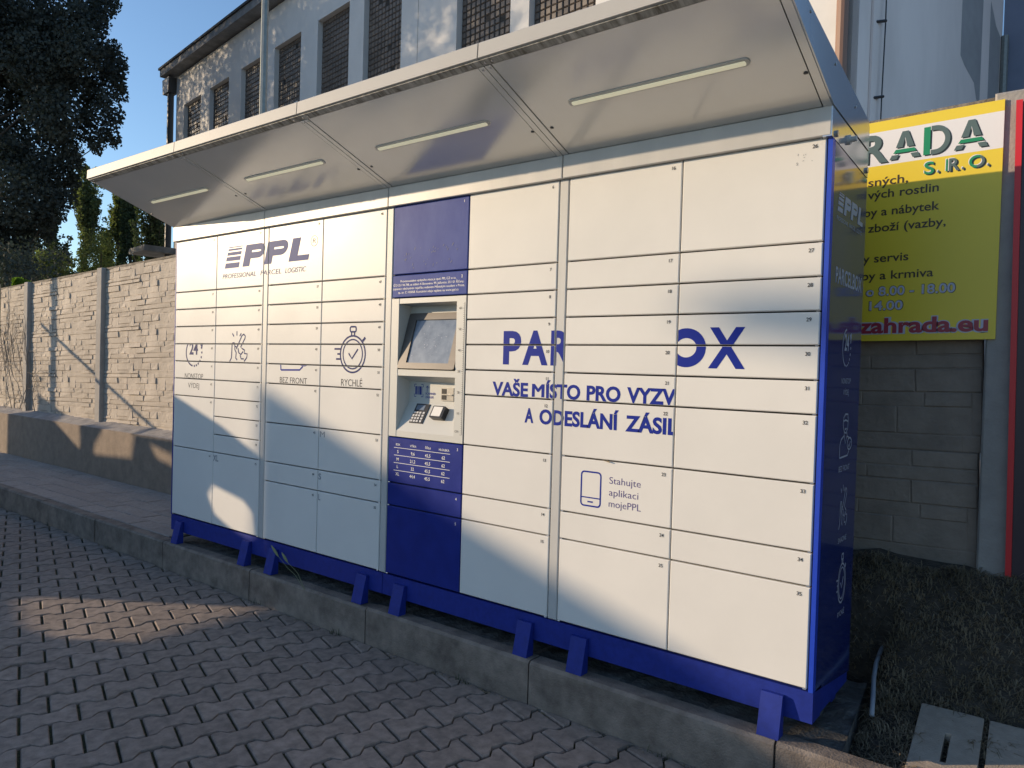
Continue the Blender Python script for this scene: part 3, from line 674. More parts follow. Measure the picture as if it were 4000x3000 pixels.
# keypad recess items
q0 = Vector((0, .083, -.985)); q1 = Vector((0, 0, -1.127)); dq = q1 - q0; lq = dq.length; dq.normalize(); nq = Vector((0, dq.z, -dq.y)); nq = nq if nq.y < 0 else -nq
def kp(a, b, h=0.0): return Vector((a, 0, 0)) + q0 + dq * (b * lq) + nq * h
kpd = MB().prism([(-1.958, .045), (-1.866, .045), (-1.866, .706), (-1.958, .706)], lambda a, b: kp(a, b, .0035), .006, nq).build('keypad', black, locker)
MB().prism([(-1.948, .09), (-1.893, .09), (-1.893, .262), (-1.948, .262)], lambda a, b: kp(a, b, .0045), .002, nq).build('display', screen_m, kpd)
for r_ in range(4):
    for c_ in range(4):
        a = -1.952 + c_ * .0195 + (.004 if c_ == 3 else 0); b = .325 + r_ * .095
        MB().prism([(a, b), (a + .0135, b), (a + .0135, b + .062), (a, b + .062)], lambda x, y: kp(x, y, .0065), .004, nq).build('key', key_m, kpd)
rdr = MB().prism(rrect(-1.812, -1.730, .155, .545, .012, 3), lambda a, b: kp(a, b, .030), .032, nq).build('card_reader', black, locker)
MB().prism(rrect(-1.803, -1.744, .19, .50, .006, 2), lambda a, b: kp(a, b, .0325), .003, nq).build('reader_face', reader_face, rdr)
cs = MB().box(-1.797, -1.715, rd - .005, rd, -.968, -.903).build('coin_slot', steel, locker)
MB().box(-1.792, -1.762, rd - .0065, rd - .004, -.962, -.909).build('slot_opening', black, cs)
MB().box(-1.790, -1.722, rd - .010, rd - .005, -.940, -.934).build('slot_lever', steel, cs)
def back(x, z): return (x, rd - .0007, z)
it = []
for a, w in ((-1.980, .009), (-1.968, .003), (-1.962, .003), (-1.956, .005), (-1.948, .009), (-1.936, .003)): it.append(poly2d([(a, -.945), (a + w, -.945), (a + w, -.903), (a, -.903)]))
for sx, sz in ((-1, 1), (1, 1), (-1, -1), (1, -1)):
    cx, cz = -1.956 + sx * .031, -.924 + sz * .031; it.append(ribbon([(cx - sx * .014, cz), (cx, cz), (cx, cz - sz * .014)], .0035))
it.append(ribbon([(-1.897, -.928), (-1.897, -.900)], .003)); it.append(ribbon([(-1.905, -.909), (-1.897, -.899), (-1.889, -.909)], .003))
it.append(text2d('SCANNER', -1.908, -1.838, -.942, .010, .015)); it.append(text2d('ZÁSILEK', -1.908, -1.850, -.960, .010, .015))
put2d('lettering', merge2d(it), back, print_blue, rec2)
# ruler print
def fstrip(x, z): return (x, -.0024, z)
it = [ribbon([(-1.585, -.497), (-1.585, -1.117)], .0016)]
for k in range(0, 63):
    z = -1.117 + k * .00985; it.append(ribbon([(-1.585, z), (-1.585 - (.011 if k % 10 == 0 else .006), z)], .0013))
for k in range(1, 7): it.append(text2d(str(k * 10), 0, -1.604, -1.121 + k * .0985, .0105, align='r'))
it.append(text2d('CM', 0, -1.606, -1.107, .010, align='r'))
put2d('ruler', merge2d(it), fstrip, print_grey, fr)
# twig stuck in the gap over door 23
tw = MB().tube([(-.80, -.004, -1.160), (-.785, -.010, -1.163)], .0022, 5).tube([(-.815, -.006, -1.159), (-.788, -.009, -1.163)], .0015, 5).build('twig', straw_m)
tag(tw, 'tiny dry twig stuck in the gap above locker door 23', 'twig')

# ================================================================ FENCE (moulded concrete plates between posts)
TILT = 0.0255
def ztop(x): return 0.372 + TILT * (x - 0.43)
def plate_mould(seed, rows=9, flat=False):
    """one cast plate: stones of uneven width and height standing a little proud of a shallow joint floor"""
    r = random.Random(seed); mb = MB(); h = 0.4875 / rows; L = 1.944; fl = 0.010
    mb.box(0, L, -fl, 0.045, 0, 0.4875)
    edges = [0]
    for k in range(rows): edges.append(edges[-1] + h * r.uniform(.6, 1.35))
    sc = 0.4875 / edges[-1]; edges = [e * sc for e in edges]
    nc = 54; occ = [[False] * nc for _ in range(rows)]; cw = L / nc
    for k in range(rows):
        c = 0
        while c < nc:
            if occ[k][c]: c += 1; continue
            w = r.choice((3, 4, 5, 6, 7, 9, 11)) + (r.choice((4, 6, 10)) if flat else 0); n = 0
            while n < w and c + n < nc and not occ[k][c + n]: n += 1
            tall = 2 if (k < rows - 1 and n <= 6 and r.random() < .22 and not any(occ[k + 1][c:c + n])) else 1
            for q in range(tall):
                for m in range(n): occ[k + q][c + m] = True
            x, x1 = c * cw, (c + n) * cw; t0, t1 = edges[k], edges[k + tall]; c += n
            if flat: d = fl + .001 + r.random() * .007
            else: d = fl + (.002 + r.random() * .006 if r.random() < .72 else .008 + r.random() * .011)
            e = min(.004, (t1 - t0) * .16); g = .0006; i = len(mb.v)
            jj = [r.uniform(-.003, .003) for _ in range(8)]; dj = [r.uniform(-.006, .004) * (.4 if flat else 1) for _ in range(4)]
            a, b, g0, g1 = x + g, x1 - g, t0 + g, t1 - g
            mb.v += [(a + e + jj[0], min(-fl - .0008, -d + dj[0]), g0 + e + abs(jj[4]) * .5), (b - e + jj[1], min(-fl - .0008, -d + dj[1]), g0 + e + abs(jj[5]) * .5),
                     (b - e + jj[2], min(-fl - .0008, -d + dj[2]), g1 - e - abs(jj[6]) * .5), (a + e + jj[3], min(-fl - .0008, -d + dj[3]), g1 - e - abs(jj[7]) * .5),
                     (a, -fl + .001, g0), (b, -fl + .001, g0), (b, -fl + .001, g1), (a, -fl + .001, g1)]
            mb.f.append((i, i + 1, i + 2, i + 3)); mb.f += [(i + q, i + 4 + q, i + 4 + (q + 1) % 4, i + (q + 1) % 4) for q in range(4)]
    return mb
pm = plate_mould(3).mesh('panel', fence_m); pm_old = plate_mould(8, 6, True).mesh('panel', fence_old)
fence = thing('concrete_fence', (-4, 1.07, -1.6), 'tall stone-pattern precast concrete fence with square posts behind the locker', 'fence')
rot = Matrix.Rotation(-math.atan(TILT), 4, 'Y')
for b in range(-7, 3):
    xp = 0.43 + 2.067 * b
    old = b >= -1
    MB().chbox(xp - .062, xp + .062, 1.030 if not old else 1.0295, 1.19, -2.3, ztop(xp) + .012, .008).build('fence_post', fence_post, fence)
    if b == 2: break
    for k in range(5):
        o = link('panel', pm_old if old else pm, fence)
        x0 = xp + .0615; m = Matrix.Translation(Vector((x0, 1.094, ztop(x0) - .490 * (k + 1)))) @ rot
        o.matrix_parent_inverse = Matrix.Identity(4); o.matrix_basis = Matrix.Translation(-fence.location) @ m
    x0, x1 = xp + .062, xp + 2.005
    mb = MB(); i = 0; xs = [x0 + (x1 - x0) * q / 10 for q in range(11)]; J = [rng.uniform(-.004, .007) for _ in xs]
    for q in range(10):
        mb.v += [(xs[q], 1.072 + J[q], ztop(xs[q]) - .012), (xs[q + 1], 1.072 + J[q + 1], ztop(xs[q + 1]) - .012), (xs[q + 1], 1.078, ztop(xs[q + 1]) + .012), (xs[q], 1.078, ztop(xs[q]) + .012),
                 (xs[q], 1.145, ztop(xs[q]) - .012), (xs[q + 1], 1.145, ztop(xs[q + 1]) - .012), (xs[q + 1], 1.14, ztop(xs[q + 1]) + .012), (xs[q], 1.14, ztop(xs[q]) + .012)]
        o_ = len(mb.v) - 8; mb.f += [(o_, o_ + 1, o_ + 2, o_ + 3), (o_ + 3, o_ + 2, o_ + 6, o_ + 7), (o_ + 4, o_ + 5, o_ + 1, o_)]
    mb.build('coping', cap_dirty, fence)

# low concrete ledge at the fence foot, left of the locker
mb = MB(); L0, L1 = -14.0, -4.0
prof = [(.870, -2.06), (.872, -1.548), (.880, -1.540), (1.10, -1.486), (1.10, -2.06)]
ld = thing('concrete_ledge', (-8, .95, -2.04), 'low concrete retaining ledge along the foot of the fence above the walkway', 'retaining wall')
mb.v = [(L0, y, z) for y, z in prof] + [(L1, y, z) for y, z in prof]; n = 5
mb.f = [tuple(range(n)), tuple(reversed(range(n, 2 * n)))] + [(q, (q + 1) % n, n + (q + 1) % n, n + q) for q in range(n) if q != 2]
mb.build('ledge_wall', ledge_m, ld)
mb = MB(); nx = 160
for q in range(nx + 1):
    x = L0 + (L1 - L0) * q / nx
    for t in range(5): mb.v.append((x, .872 + t * .057, -1.545 + t * .0145 + (nr.uniform(-.006, .006) if 0 < t else nr.uniform(-.002, .002))))
for q in range(nx):
    for t in range(4): a = q * 5 + t; mb.f.append((a, a + 1, a + 6, a + 5))
mb.build('ledge_cap', ledge_top, ld)

# ================================================================ SIGN on the fence at the right
SY = 1.018; TS = 0.016
def sg(x, z, h=0.0): return Vector((x, SY - h, z + TS * (x - 0.15)))
sign = thing('shop_banner', (-.3, 1.02, -.6), 'large yellow and white garden shop banner fixed on the fence beside the locker', 'banner')
sx0, sx1 = -1.35, 0.404
for z0, z1, m, nm in ((.300, .346, sign_yellow, 'yellow_band'), (.150, .300, sign_white, 'white_band'), (-.628, .150, sign_yellow, 'yellow_field')):
    MB().prism([(sx0, z0), (sx1, z0), (sx1, z1), (sx0, z1)], lambda a, b: sg(a, b, 0), .010, Vector((0, -1, 0))).build(nm, m, sign)
def st(vf, m, h=.0008, nm='lettering', dx=0, dz=0):
    V, F = vf; put2d(nm, ([(p[0] + dx, p[1] + dz) + tuple(p[2:]) for p in V], F), lambda a, b: sg(a, b, h), m, sign)
def relief(vf, m):
    V, F = vf
    st((V, F), sign_shadow, .0006, 'letter_shadow', .006, -.005); st((V, F), sign_white, .0012, 'letter_edge', -.003, .003); st((V, F), m, .0018)
def sbox(x0, x1, z0, z1): return poly2d([(x0, z0), (x1, z0), (x1, z1), (x0, z1)])
def aye(x0, x1, z0, z1):
    w = x1 - x0; h = z1 - z0; xm = (x0 + x1) / 2; t = .036
    top = [poly2d([(xm - w * .30, z0 + h * .42), (xm - w * .10, z1), (xm + w * .10, z1), (xm + w * .30, z0 + h * .42), (xm + w * .30 - t * .75, z0 + h * .42), (xm, z1 - h * .22), (xm - w * .30 + t * .75, z0 + h * .42)])]
    legs = [poly2d([(x0, z0), (x0 + t * .8, z0), (x0 + t * 1.05, z0 + h * .16), (x0 + t * .25, z0 + h * .16)]), poly2d([(x1 - t * .8, z0), (x1, z0), (x1 - t * .25, z0 + h * .16), (x1 - t * 1.05, z0 + h * .16)])]
    return merge2d(top + legs), poly2d([(x0 + w * .12, z0 + h * .22), (x1 - w * .12, z0 + h * .22), (x1 - w * .2, z0 + h * .35), (x0 + w * .2, z0 + h * .35)])
for x0, x1 in ((-.016, .104), (.230, .352), (-.470, -.350)):
    a, b = aye(x0, x1, .167, .285); relief(a, sign_slate); relief(b, sign_green)
relief(text2d('R', -.128, -.022, .167, .117, .03), sign_slate)
relief(text2d('H', -.245, -.150, .167, .117, .03), sign_slate); relief(text2d('Z', -.590, -.490, .167, .117, .03), sign_slate)
relief(sbox(.116, .141, .167, .285), sign_green)
relief(ribbon([(.144, .277)] + arc(.160, .226, .046, .051, 90, -90, 16) + [(.144, .175)], .020), sign_slate)
relief(text2d('S', .122, .160, .084, .050, .02), sign_green); relief(text2d('.', .172, .180, .084, .05, .02), sign_slate)
relief(sbox(.203, .210, .084, .135), sign_green); relief(text2d('R', .214, .254, .084, .051, .02), sign_slate); relief(text2d('.', .262, .270, .084, .05, .02), sign_slate)
relief(ribbon(arc(.315, .109, .023, .021, 60, 270, 14), .010), sign_green); relief(ribbon(arc(.315, .109, .023, .021, 270, 420, 12), .010), sign_slate); relief(text2d('.', .352, .360, .084, .05, .02), sign_slate)
for s, x0, x1, z, c, b in (('sných,', -.099, .061, .062, .036, .012), ('vých rostlin', -.099, .180, .006, .036, .012), ('by a nábytek', -.110, .185, -.072, .036, .012), ('zboží (vazby,', -.093, .211, -.143, .036, .012),
                           ('y servis', -.110, .074, -.278, .036, .012), ('by a krmiva', -.110, .172, -.355, .036, .012)):
    st(text2d(s, x0, x1, z, c, b), sign_brown)
for s, x0, x1, z in (('o 8.00 - 18.00', -.093, .258, -.428), ('14.00', -.078, .062, -.492)):
    st(text2d(s, x0, x1, z, .040, .038), sign_brown, .0006, 'letter_shadow'); st(text2d(s, x0 + .003, x1 - .003, z + .001, .038, .018), sign_lilac, .0014)
for k, m, b in ((.0006, sign_lilac, .075), (.0014, sign_red, .03)): st(text2d('zahrada.eu', -.118, .378, -.592, .062, b), m, k)

# framed board at the far right of the fence
bd = thing('red_framed_board', (.6, 1.0, -1.2), 'dark board with a red frame on the fence post at the right edge', 'board')
def bdf(a, b): return Vector((a, 1.0, b))
MB().prism([(.4715, -1.58), (.4925, -1.58), (.4655, .332), (.4435, .332)], bdf, .02, Vector((0, -1, 0))).build('frame_side', board_red, bd)
MB().prism([(.4935, -1.60), (1.55, -1.60), (1.55, .325), (.4665, .325)], lambda a, b: Vector((a, 1.006, b)), .012, Vector((0, -1, 0))).build('board_face', board_dark, bd)
MB().box(1.551, 1.573, 1.0, 1.02, -1.60, .332).build('frame_side', board_red, bd)

# ================================================================ RIGHT: bank, dry grass, slabs, hose
mb = MB(); nx, ny = 110, 46
def sst(a, b, t): t = min(1, max(0, (t - a) / (b - a))); return t * t * (3 - 2 * t)
def bank(x, y):
    b = -2.145 + 0.22 * max(0, y - 0.02) + sst(.50, 1.02, y) * 0.33
    f = max(sst(.03, .13, x), sst(.70, .85, y)); b = -2.17 * (1 - f) + b * f
    return b + 0.010 * math.sin(x * 23 + y * 7) + 0.009 * math.sin(y * 31 - x * 9) + .007 * math.sin(x * 61 + y * 47)
for iy in range(ny + 1):
    for ix in range(nx + 1):
        x = -4.3 + ix / nx * 7.5; y = 0.03 + iy / ny * 1.10; mb.v.append((x, y, bank(x, y)))
for iy in range(ny):
    for ix in range(nx): a = iy * (nx + 1) + ix; mb.f.append((a, a + 1, a + nx + 2, a + nx + 1))
bk = mb.build('bank', soil_m, None, True); tag(bk, 'shaded earth bank rising to the fence on the right', None, None, 'structure')
N = 34000
x = nr.uniform(-.12, 1.9, N); y = nr.uniform(0.05, 1.03, N)
keep = nr.random(N) < np.clip(0.55 + (y - .1) * .9, .12, 1); x = x[keep]; y = y[keep]; N = len(x)
z = np.array([bank(a, b) for a, b in zip(x, y)])
ang = nr.uniform(0, 2 * PI, N); ln_ = nr.uniform(.02, .065, N); lean = nr.uniform(.3, 1.5, N); w = nr.uniform(.001, .0024, N)
dx, dy = np.cos(ang), np.sin(ang); base = np.stack([x, y, z - .004], 1)
mid = base + np.stack([dx * ln_ * .3 * lean, dy * ln_ * .3 * lean, ln_ * .45], 1); tip = base + np.stack([dx * ln_ * lean, dy * ln_ * lean, ln_ * nr.uniform(.1, .6, N)], 1)
sd_ = np.stack([-dy * w, dx * w, np.zeros(N)], 1)
V = np.concatenate([np.stack([base - sd_, base + sd_, mid + sd_, mid - sd_], 1), np.stack([mid - sd_, mid + sd_, tip + sd_ * .2, tip - sd_ * .2], 1)])
gr = link('dry_grass', quads_mesh('dry_grass', V, straw_m)); tag(gr, 'short dry brownish grass and litter covering the earth bank', 'grass', None, 'stuff')
# slabs
def slab_obj(cx, cy, w, l, rz, z, slot, label):
    me = MB(); m = Matrix.Translation((cx, cy, z)) @ Matrix.Rotation(rz, 4, 'Z') @ Matrix.Rotation(math.atan(.22), 4, 'X')
    outer = rrect(-w / 2, w / 2, -l / 2, l / 2, .006, 2)
    loops = [outer] + ([list(reversed(slot))] if slot else [])
    me.prism(loops, lambda a, b: m @ Vector((a, b, 0)), .07, Vector((0, 0, 1)))
    o = me.build('concrete_slab', slab_m); bv = o.modifiers.new('bevel', 'BEVEL'); bv.width = .006; bv.segments = 2; bv.limit_method = 'ANGLE'
    return tag(o, label, 'slab', 'concrete slabs lying on the bank')
slab_obj(.373, .235, .196, .60, math.radians(2), -2.060, [(-.008, -.005), (.010, -.005), (.010, .155), (-.008, .155)], 'slotted concrete slab lying nearest the locker on the bank')
slab_obj(.590, .240, .200, .60, math.radians(2.5), -2.061, None, 'plain concrete slab right of the slotted one at the picture edge')
slab_obj(.812, .24, .200, .60, math.radians(2), -2.062, None, 'outermost concrete slab on the bank, farthest from the locker')
hs = MB().tube([(.127, .375, -2.035), (.112, .46, -2.00), (.088, .58, -1.97), (.075, .68, -1.945), (.074, .76, -1.92), (.078, .84, -1.90), (.10, .90, -1.86)], .0085, 8).build('hose', hose_m, None, True)
tag(hs, 'pale thin hose curving over the dry grass beside the locker', 'hose')
lt = [(.16, .17), (.135, .12), (.20, .11), (.175, .06), (.115, .09), (.21, .20)]
LBL = ['pale scrap of litter on the soil by the slotted slab', 'small pale litter flake on the soil near the kerb', 'whitish chip on the soil beside the slab edge', 'pale leaf scrap on the soil at the kerb end', 'light fragment on the soil close to the plinth corner', 'bright litter strip on the soil above the slab corner']
for (a, b), lb in zip(lt, LBL):
    z = bank(a, b) + .006; t = rng.uniform(0, 3); c, s = math.cos(t), math.sin(t); l = rng.uniform(.008, .014)
    o = MB().box(-l, l, -.003, .003, -.001, .001, Matrix.Translation((a, b, z)) @ Matrix.Rotation(t, 4, 'Z')).build('litter_scrap', litter_m)
    tag(o, lb, 'litter', 'pale litter scraps on the soil')

# weeds and oat stalks at the kerb
def blade(mb, p, d, L, w, bend=.4):
    p = Vector(p); d = Vector(d).normalized(); s = d.cross(Vector((0, 0, 1))); s = (s if s.length > .1 else Vector((1, 0, 0))).normalized() * w; q = p; prev = None
    for k in range(5):
        t = k / 4; c = p + Vector((0, 0, 1)) * L * (t - bend * t * t * .5) + Vector((d.x, d.y, 0)) * L * bend * t * t; ww = s * (1 - t * .9)
        i = len(mb.v); mb.v += [tuple(c - ww), tuple(c + ww)]
        if prev is not None: mb.f.append((prev, prev + 1, i + 1, i))
        prev = i
spots = [(-1.47, 'weed tuft growing at the kerb foot in the middle'), (-.50, 'small weed tuft at the kerb foot near the right'), (-3.1, 'thin weed tuft where kerb and lit paving meet'), (-5.0, 'weed tuft at the kerb foot far left of the locker'),
         (-2.35, 'low weed by the kerb joint under the blue doors'), (-6.1, 'farthest weed tuft along the kerb foot'), (-.15, 'dry weed tuft at the kerb below the last foot')]
for wx, lb in spots:
    mb = MB(); 
    for k in range(16): blade(mb, (wx + rng.uniform(-.05, .05), -.068 + rng.uniform(-.02, 0), ZG - .01), (rng.uniform(-1, 1), rng.uniform(-1, .3), 0), rng.uniform(.02, .075), rng.uniform(.0012, .003), rng.uniform(.3, 1))
    tag(mb.build('weed', weed_m), lb, 'weed', 'weeds along the kerb foot')
N = 5000
xk = nr.uniform(-9, .6, N); yk = -.066 - np.abs(nr.normal(0, .016, N)); zk = ZG - .008 + nr.uniform(0, .008, N)
a = nr.uniform(0, 2 * PI, N); s_ = nr.uniform(.001, .005, N); c_ = np.stack([xk, yk, zk], 1)
u_ = np.stack([np.cos(a) * s_, np.sin(a) * s_, nr.uniform(-.3, .3, N) * s_], 1); v_ = np.stack([-np.sin(a) * s_, np.cos(a) * s_, nr.uniform(0, .8, N) * s_], 1) * .6
tag(link('kerb_debris', quads_mesh('kerb_debris', np.stack([c_ - u_ - v_, c_ + u_ - v_, c_ + u_ + v_, c_ - u_ + v_], 1), straw_m)), 'crumbs of soil and dead leaves gathered along the kerb foot', 'debris', None, 'stuff')
oat = thing('wild_oat', (-2.72, -.055, -2.04), 'two drooping wild oat ears growing from the kerb before the locker', 'plant')
for pts in ([(-2.66, -.058, -2.05), (-2.74, -.06, -1.985), (-2.82, -.06, -1.955), (-2.90, -.055, -1.915)], [(-2.655, -.058, -2.05), (-2.71, -.065, -1.97), (-2.76, -.065, -1.945), (-2.81, -.06, -1.93)]):
    MB().tube(pts, .0011, 5).build('stalk', oat_m, oat)
for a, b in (((-2.905, -.055, -1.915), (-2.99, -.05, -1.86)), ((-2.81, -.06, -1.93), (-2.88, -.055, -1.882))):
    a, b = Vector(a), Vector(b); pts = [a + (b - a) * t for t in (0, .2, .45, .7, .9, 1)]; mb = MB(); R = (.001, .0055, .0075, .006, .003, .0005)
    i0 = 0
    for p, r_ in zip(pts, R):
        for q in range(6): t = 2 * PI * q / 6; mb.v.append((p.x + math.cos(t) * r_ * .6, p.y + math.sin(t) * r_, p.z + math.cos(t) * r_))
    for k in range(5):
        for q in range(6): w_ = (q + 1) % 6; mb.f.append((k * 6 + q, k * 6 + w_, k * 6 + 6 + w_, k * 6 + 6 + q))
    mb.build('ear', oat_m, oat)

# bare vine on the fence by the second post
mb = MB(); r = random.Random(5)
def grow(p, ang, L, th, dep):
    pts = [p]; 
    for k in range(7):
        ang += r.uniform(-.5, .5); q = pts[-1] + Vector((math.cos(ang) * L / 7, r.uniform(-.004, .004), math.sin(ang) * L / 7)); q.y = min(max(q.y, 1.005), 1.045); pts.append(q)
        if dep and r.random() < .5: grow(q, ang + r.choice((-1, 1)) * r.uniform(.4, 1), L * .6, th * .7, dep - 1)
    mb.tube(pts, th, 4, th * .5)
for k in range(6): grow(Vector((-10.0 + r.uniform(-.35, .5), 1.03, -1.49)), PI / 2 + r.uniform(-.4, .4), r.uniform(.6, 1.2), .005, 2)
tag(mb.build('vine', vine_m), 'leafless climbing vine on the fence beside the left post', 'vine')
# thin cable down the fence at the left edge
tag(MB().tube([(-10.75, 1.02, -1.5), (-10.75, 1.02, .13)], .006, 6).build('cable', black), 'thin dark vertical cable on the fence at the left edge', 'cable')

# ================================================================ BUILDING BEHIND
O = Vector((-3.19, 12.94, 0)); T = Vector((-.990, .1408, 0)).normalized(); NN = Vector((-.1408, -.990, 0)).normalized(); UZ = Vector((0, 0, 1))
def fac(s, z, n=0.0): return O + T * s + UZ * z + NN * n
bld = thing('industrial_building', (O.x, O.y, -2.2), 'tall pale plastered industrial building with glass block windows behind the fence', 'building')
wins = [(32.76, 35.07), (29.35, 31.65), (25.70, 27.99), (22.31, 24.65), (18.60, 20.95), (15.24, 17.60), (9.80, 12.25), (6.58, 9.03), (3.30, 5.78), (.9, 2.2)]
wt = [12.80] * 9 + [12.80]; wz0 = 4.5
outer = [(0, -2.3), (36.2, -2.3), (36.2, 14.55), (0, 14.55)]
holes = [[(a, wz0), (b, wz0), (b, t), (a, t)] for (a, b), t in zip(wins[:9], wt)]
MB().prism([outer] + holes, lambda a, b: fac(a, b), .30, NN).build('facade', plaster, bld)
# eave slab, roof edge, gutter and downpipe
MB().prism([(-.5, 14.66), (37.2, 14.66), (37.2, 15.02), (-.5, 15.02)], lambda a, b: fac(a, b, .55), 12, NN).build('roof_slab', eave_m, bld)
MB().prism([(-.55, 15.03), (37.3, 15.03), (37.3, 15.14), (-.55, 15.14)], lambda a, b: fac(a, b, .62), 12, NN).build('roof_edge', roof_edge, bld)
MB().prism([(36.3, 13.7), (37.1, 13.7), (37.2, 14.5), (36.2, 14.5)], lambda a, b: fac(a, b, .42), .5, NN).build('gutter_box', gutter_m, bld)
MB().tube([fac(36.55, -2.2, .18), fac(36.55, 13.8, .18)], .17, 10).build('downpipe', gutter_m, bld)
MB().prism([(35.9, 4.95), (38.4, 4.95), (38.4, 5.25), (35.9, 5.25)], lambda a, b: fac(a, b, 1.6), 5, NN).build('lower_roof', eave_m, bld)
MB().tube([fac(.15, -2.2, .13), fac(.15, 14.4, .13)], .115, 12).build('downpipe', pipe_brown, bld)
MB().quad(fac(36.2, -2.3, -.3), fac(36.2, 14.55, -.3), fac(36.2, 14.55, -10), fac(36.2, -2.3, -10)).build('gable_wall', plaster, bld)
# side wall receding on the right
T2 = Vector((.1408, .99, 0)).normalized(); N2 = Vector((.99, -.1408, 0)).normalized()
def sd2(s, z, n=0.0): return O + T2 * s + UZ * z + N2 * n
MB().prism([(0.0, -2.3), (10.5, -2.3), (10.5, 14.55), (0.0, 14.55)], lambda a, b: sd2(a, b), .3, N2).build('side_wall', plaster2, bld)
MB().prism([(.9, -2.3), (10.5, -2.3), (10.5, 14.5), (.9, 14.5)], lambda a, b: sd2(a, b, .05), .045, N2).build('side_pier', plaster2, bld)
MB().prism([(6.65, 7.6), (7.0, 7.45), (7.9, 7.25), (8.15, 6.9), (8.45, 6.8), (8.5, 14.3), (6.6, 14.3)], lambda a, b: sd2(a, b, .055), .003, N2).build('stain', plaster_stain, bld)
MB().prism([(9.25, 5.0), (10.3, 5.0), (10.3, 9.25), (9.8, 9.4), (9.2, 9.9)], lambda a, b: sd2(a, b, .055), .003, N2).build('stain', plaster_stain, bld)
w_ = MB().tube([sd2(1.30, -2, .10), sd2(1.27, 5.03, .13), sd2(1.33, 6.58, .13), sd2(1.33, 14, .10)], .014, 5).build('wire', black, bld)
for z in (5.03, 6.58): MB().tube([sd2(1.05, z - .05, .02), sd2(1.30, z + .02, .15)], .032, 6).build('wire_bracket', black, bld)
MB().tube([sd2(10.42, -2, .14), sd2(10.42, 9.3, .14)], .10, 8).build('conduit', galv, bld)
b2 = thing('blue_grey_house', (1.0, 24, -2.2), 'darker blue-grey house wall beyond the right corner of the pale building', 'house')
A0 = sd2(10.62, 0); A1 = A0 + Vector((7.0, -1.2, 0)); e_ = (A1 - A0).normalized(); nA = Vector((e_.y, -e_.x, 0))
def hw(s, z, n=0.0): return A0 + e_ * s + UZ * z + nA * n
MB().prism([[(0.05, -2.3), (9, -2.3), (9, 16), (0.05, 16)], [(1.75, 8.2), (3.2, 8.2), (3.2, 12.5), (1.75, 12.5)]], lambda a, b: hw(a, b), .3, nA).build('house_wall', plaster_dark, b2)
wf = MB().prism([(1.75, 8.2), (3.2, 8.2), (3.2, 12.5), (1.75, 12.5)], lambda a, b: hw(a, b, -.12), .05, nA).build('window', plaster, b2)
MB().prism([(1.6, 8.08), (3.3, 8.08), (3.3, 8.19), (1.6, 8.19)], lambda a, b: hw(a, b, .08), .2, nA).build('sill', eave_m, wf)
# glass block windows
gb = MB().chbox(-.094, .094, 0, .06, -.094, .094, .022); gbm = gb.mesh('glass_block', glassblock)
rr = random.Random(9); nblk = 0
basis = Matrix((-T, -NN, UZ)).transposed().to_4x4()      # local x along -T, y into the wall, z up
for wi, ((a, b), t) in enumerate(zip(wins[:9], wt)):
    wn_ = MB().prism([(a, wz0), (b, wz0), (b, t), (a, t)], lambda s, z: fac(s, z, -.235), .04, NN).build('window', mortar_m, bld)
    nc = 11; px_ = (b - a) / nc; nrw = int((t - wz0) / .205); joined = MB()
    for r_ in range(nrw):
        for c_ in range(nc):
            s = a + (c_ + .5) * px_; z = t - (r_ + .5) * .205
            if rr.random() < .012: continue
            m = Matrix.Translation(fac(s, z, -.20)) @ basis @ Matrix.Rotation(rr.uniform(-.03, .03), 4, 'X') @ Matrix.Rotation(rr.uniform(-.04, .04), 4, 'Z')
            q = project(m.translation)
            if wi in (6, 7) and nblk < 298 and q and q[1] > -80 and q[1] < 300:
                o = link('glass_block', gbm, wn_); o.matrix_parent_inverse = Matrix.Identity(4)
                o.matrix_basis = parent_world(wn_).inverted() @ m; nblk += 1
            else:
                i = len(joined.v); joined.v += [tuple(m @ Vector(v)) for v in gb.v]; joined.f += [tuple(k + i for k in f) for f in gb.f]
    o = joined.build('glass_blocks', glassblock, wn_); tag(o, kind='stuff')
    if wi == 3:
        for s, z, w, h in ((24.2, 8.85, .42, .34), (23.0, 9.95, .28, .42)): MB().prism([(s - w / 2, z - h / 2), (s + w / 2, z - h / 2), (s + w / 2, z + h / 2), (s - w / 2, z + h / 2)], lambda p, q: fac(p, q, -.185), .02, NN).build('patch', patch_white, wn_)
    if wi == 5: MB().prism([(16.95, 8.3), (17.2, 8.3), (17.2, 8.75), (16.95, 8.75)], lambda p, q: fac(p, q, -.185), .02, NN).build('patch', patch_white, wn_)
    if wi == 4: MB().prism([(18.62, 6.5), (18.95, 6.5), (18.95, 9.7), (18.62, 9.7)], lambda p, q: fac(p, q, -.10), .12, NN).build('patch', plaster, wn_)
MB().box(-.006, .006, -.004, 0, -2.3, 14.5, Matrix.Translation(fac(14.28, 0, .002)) @ basis).build('facade_joint', gutter_m, bld)

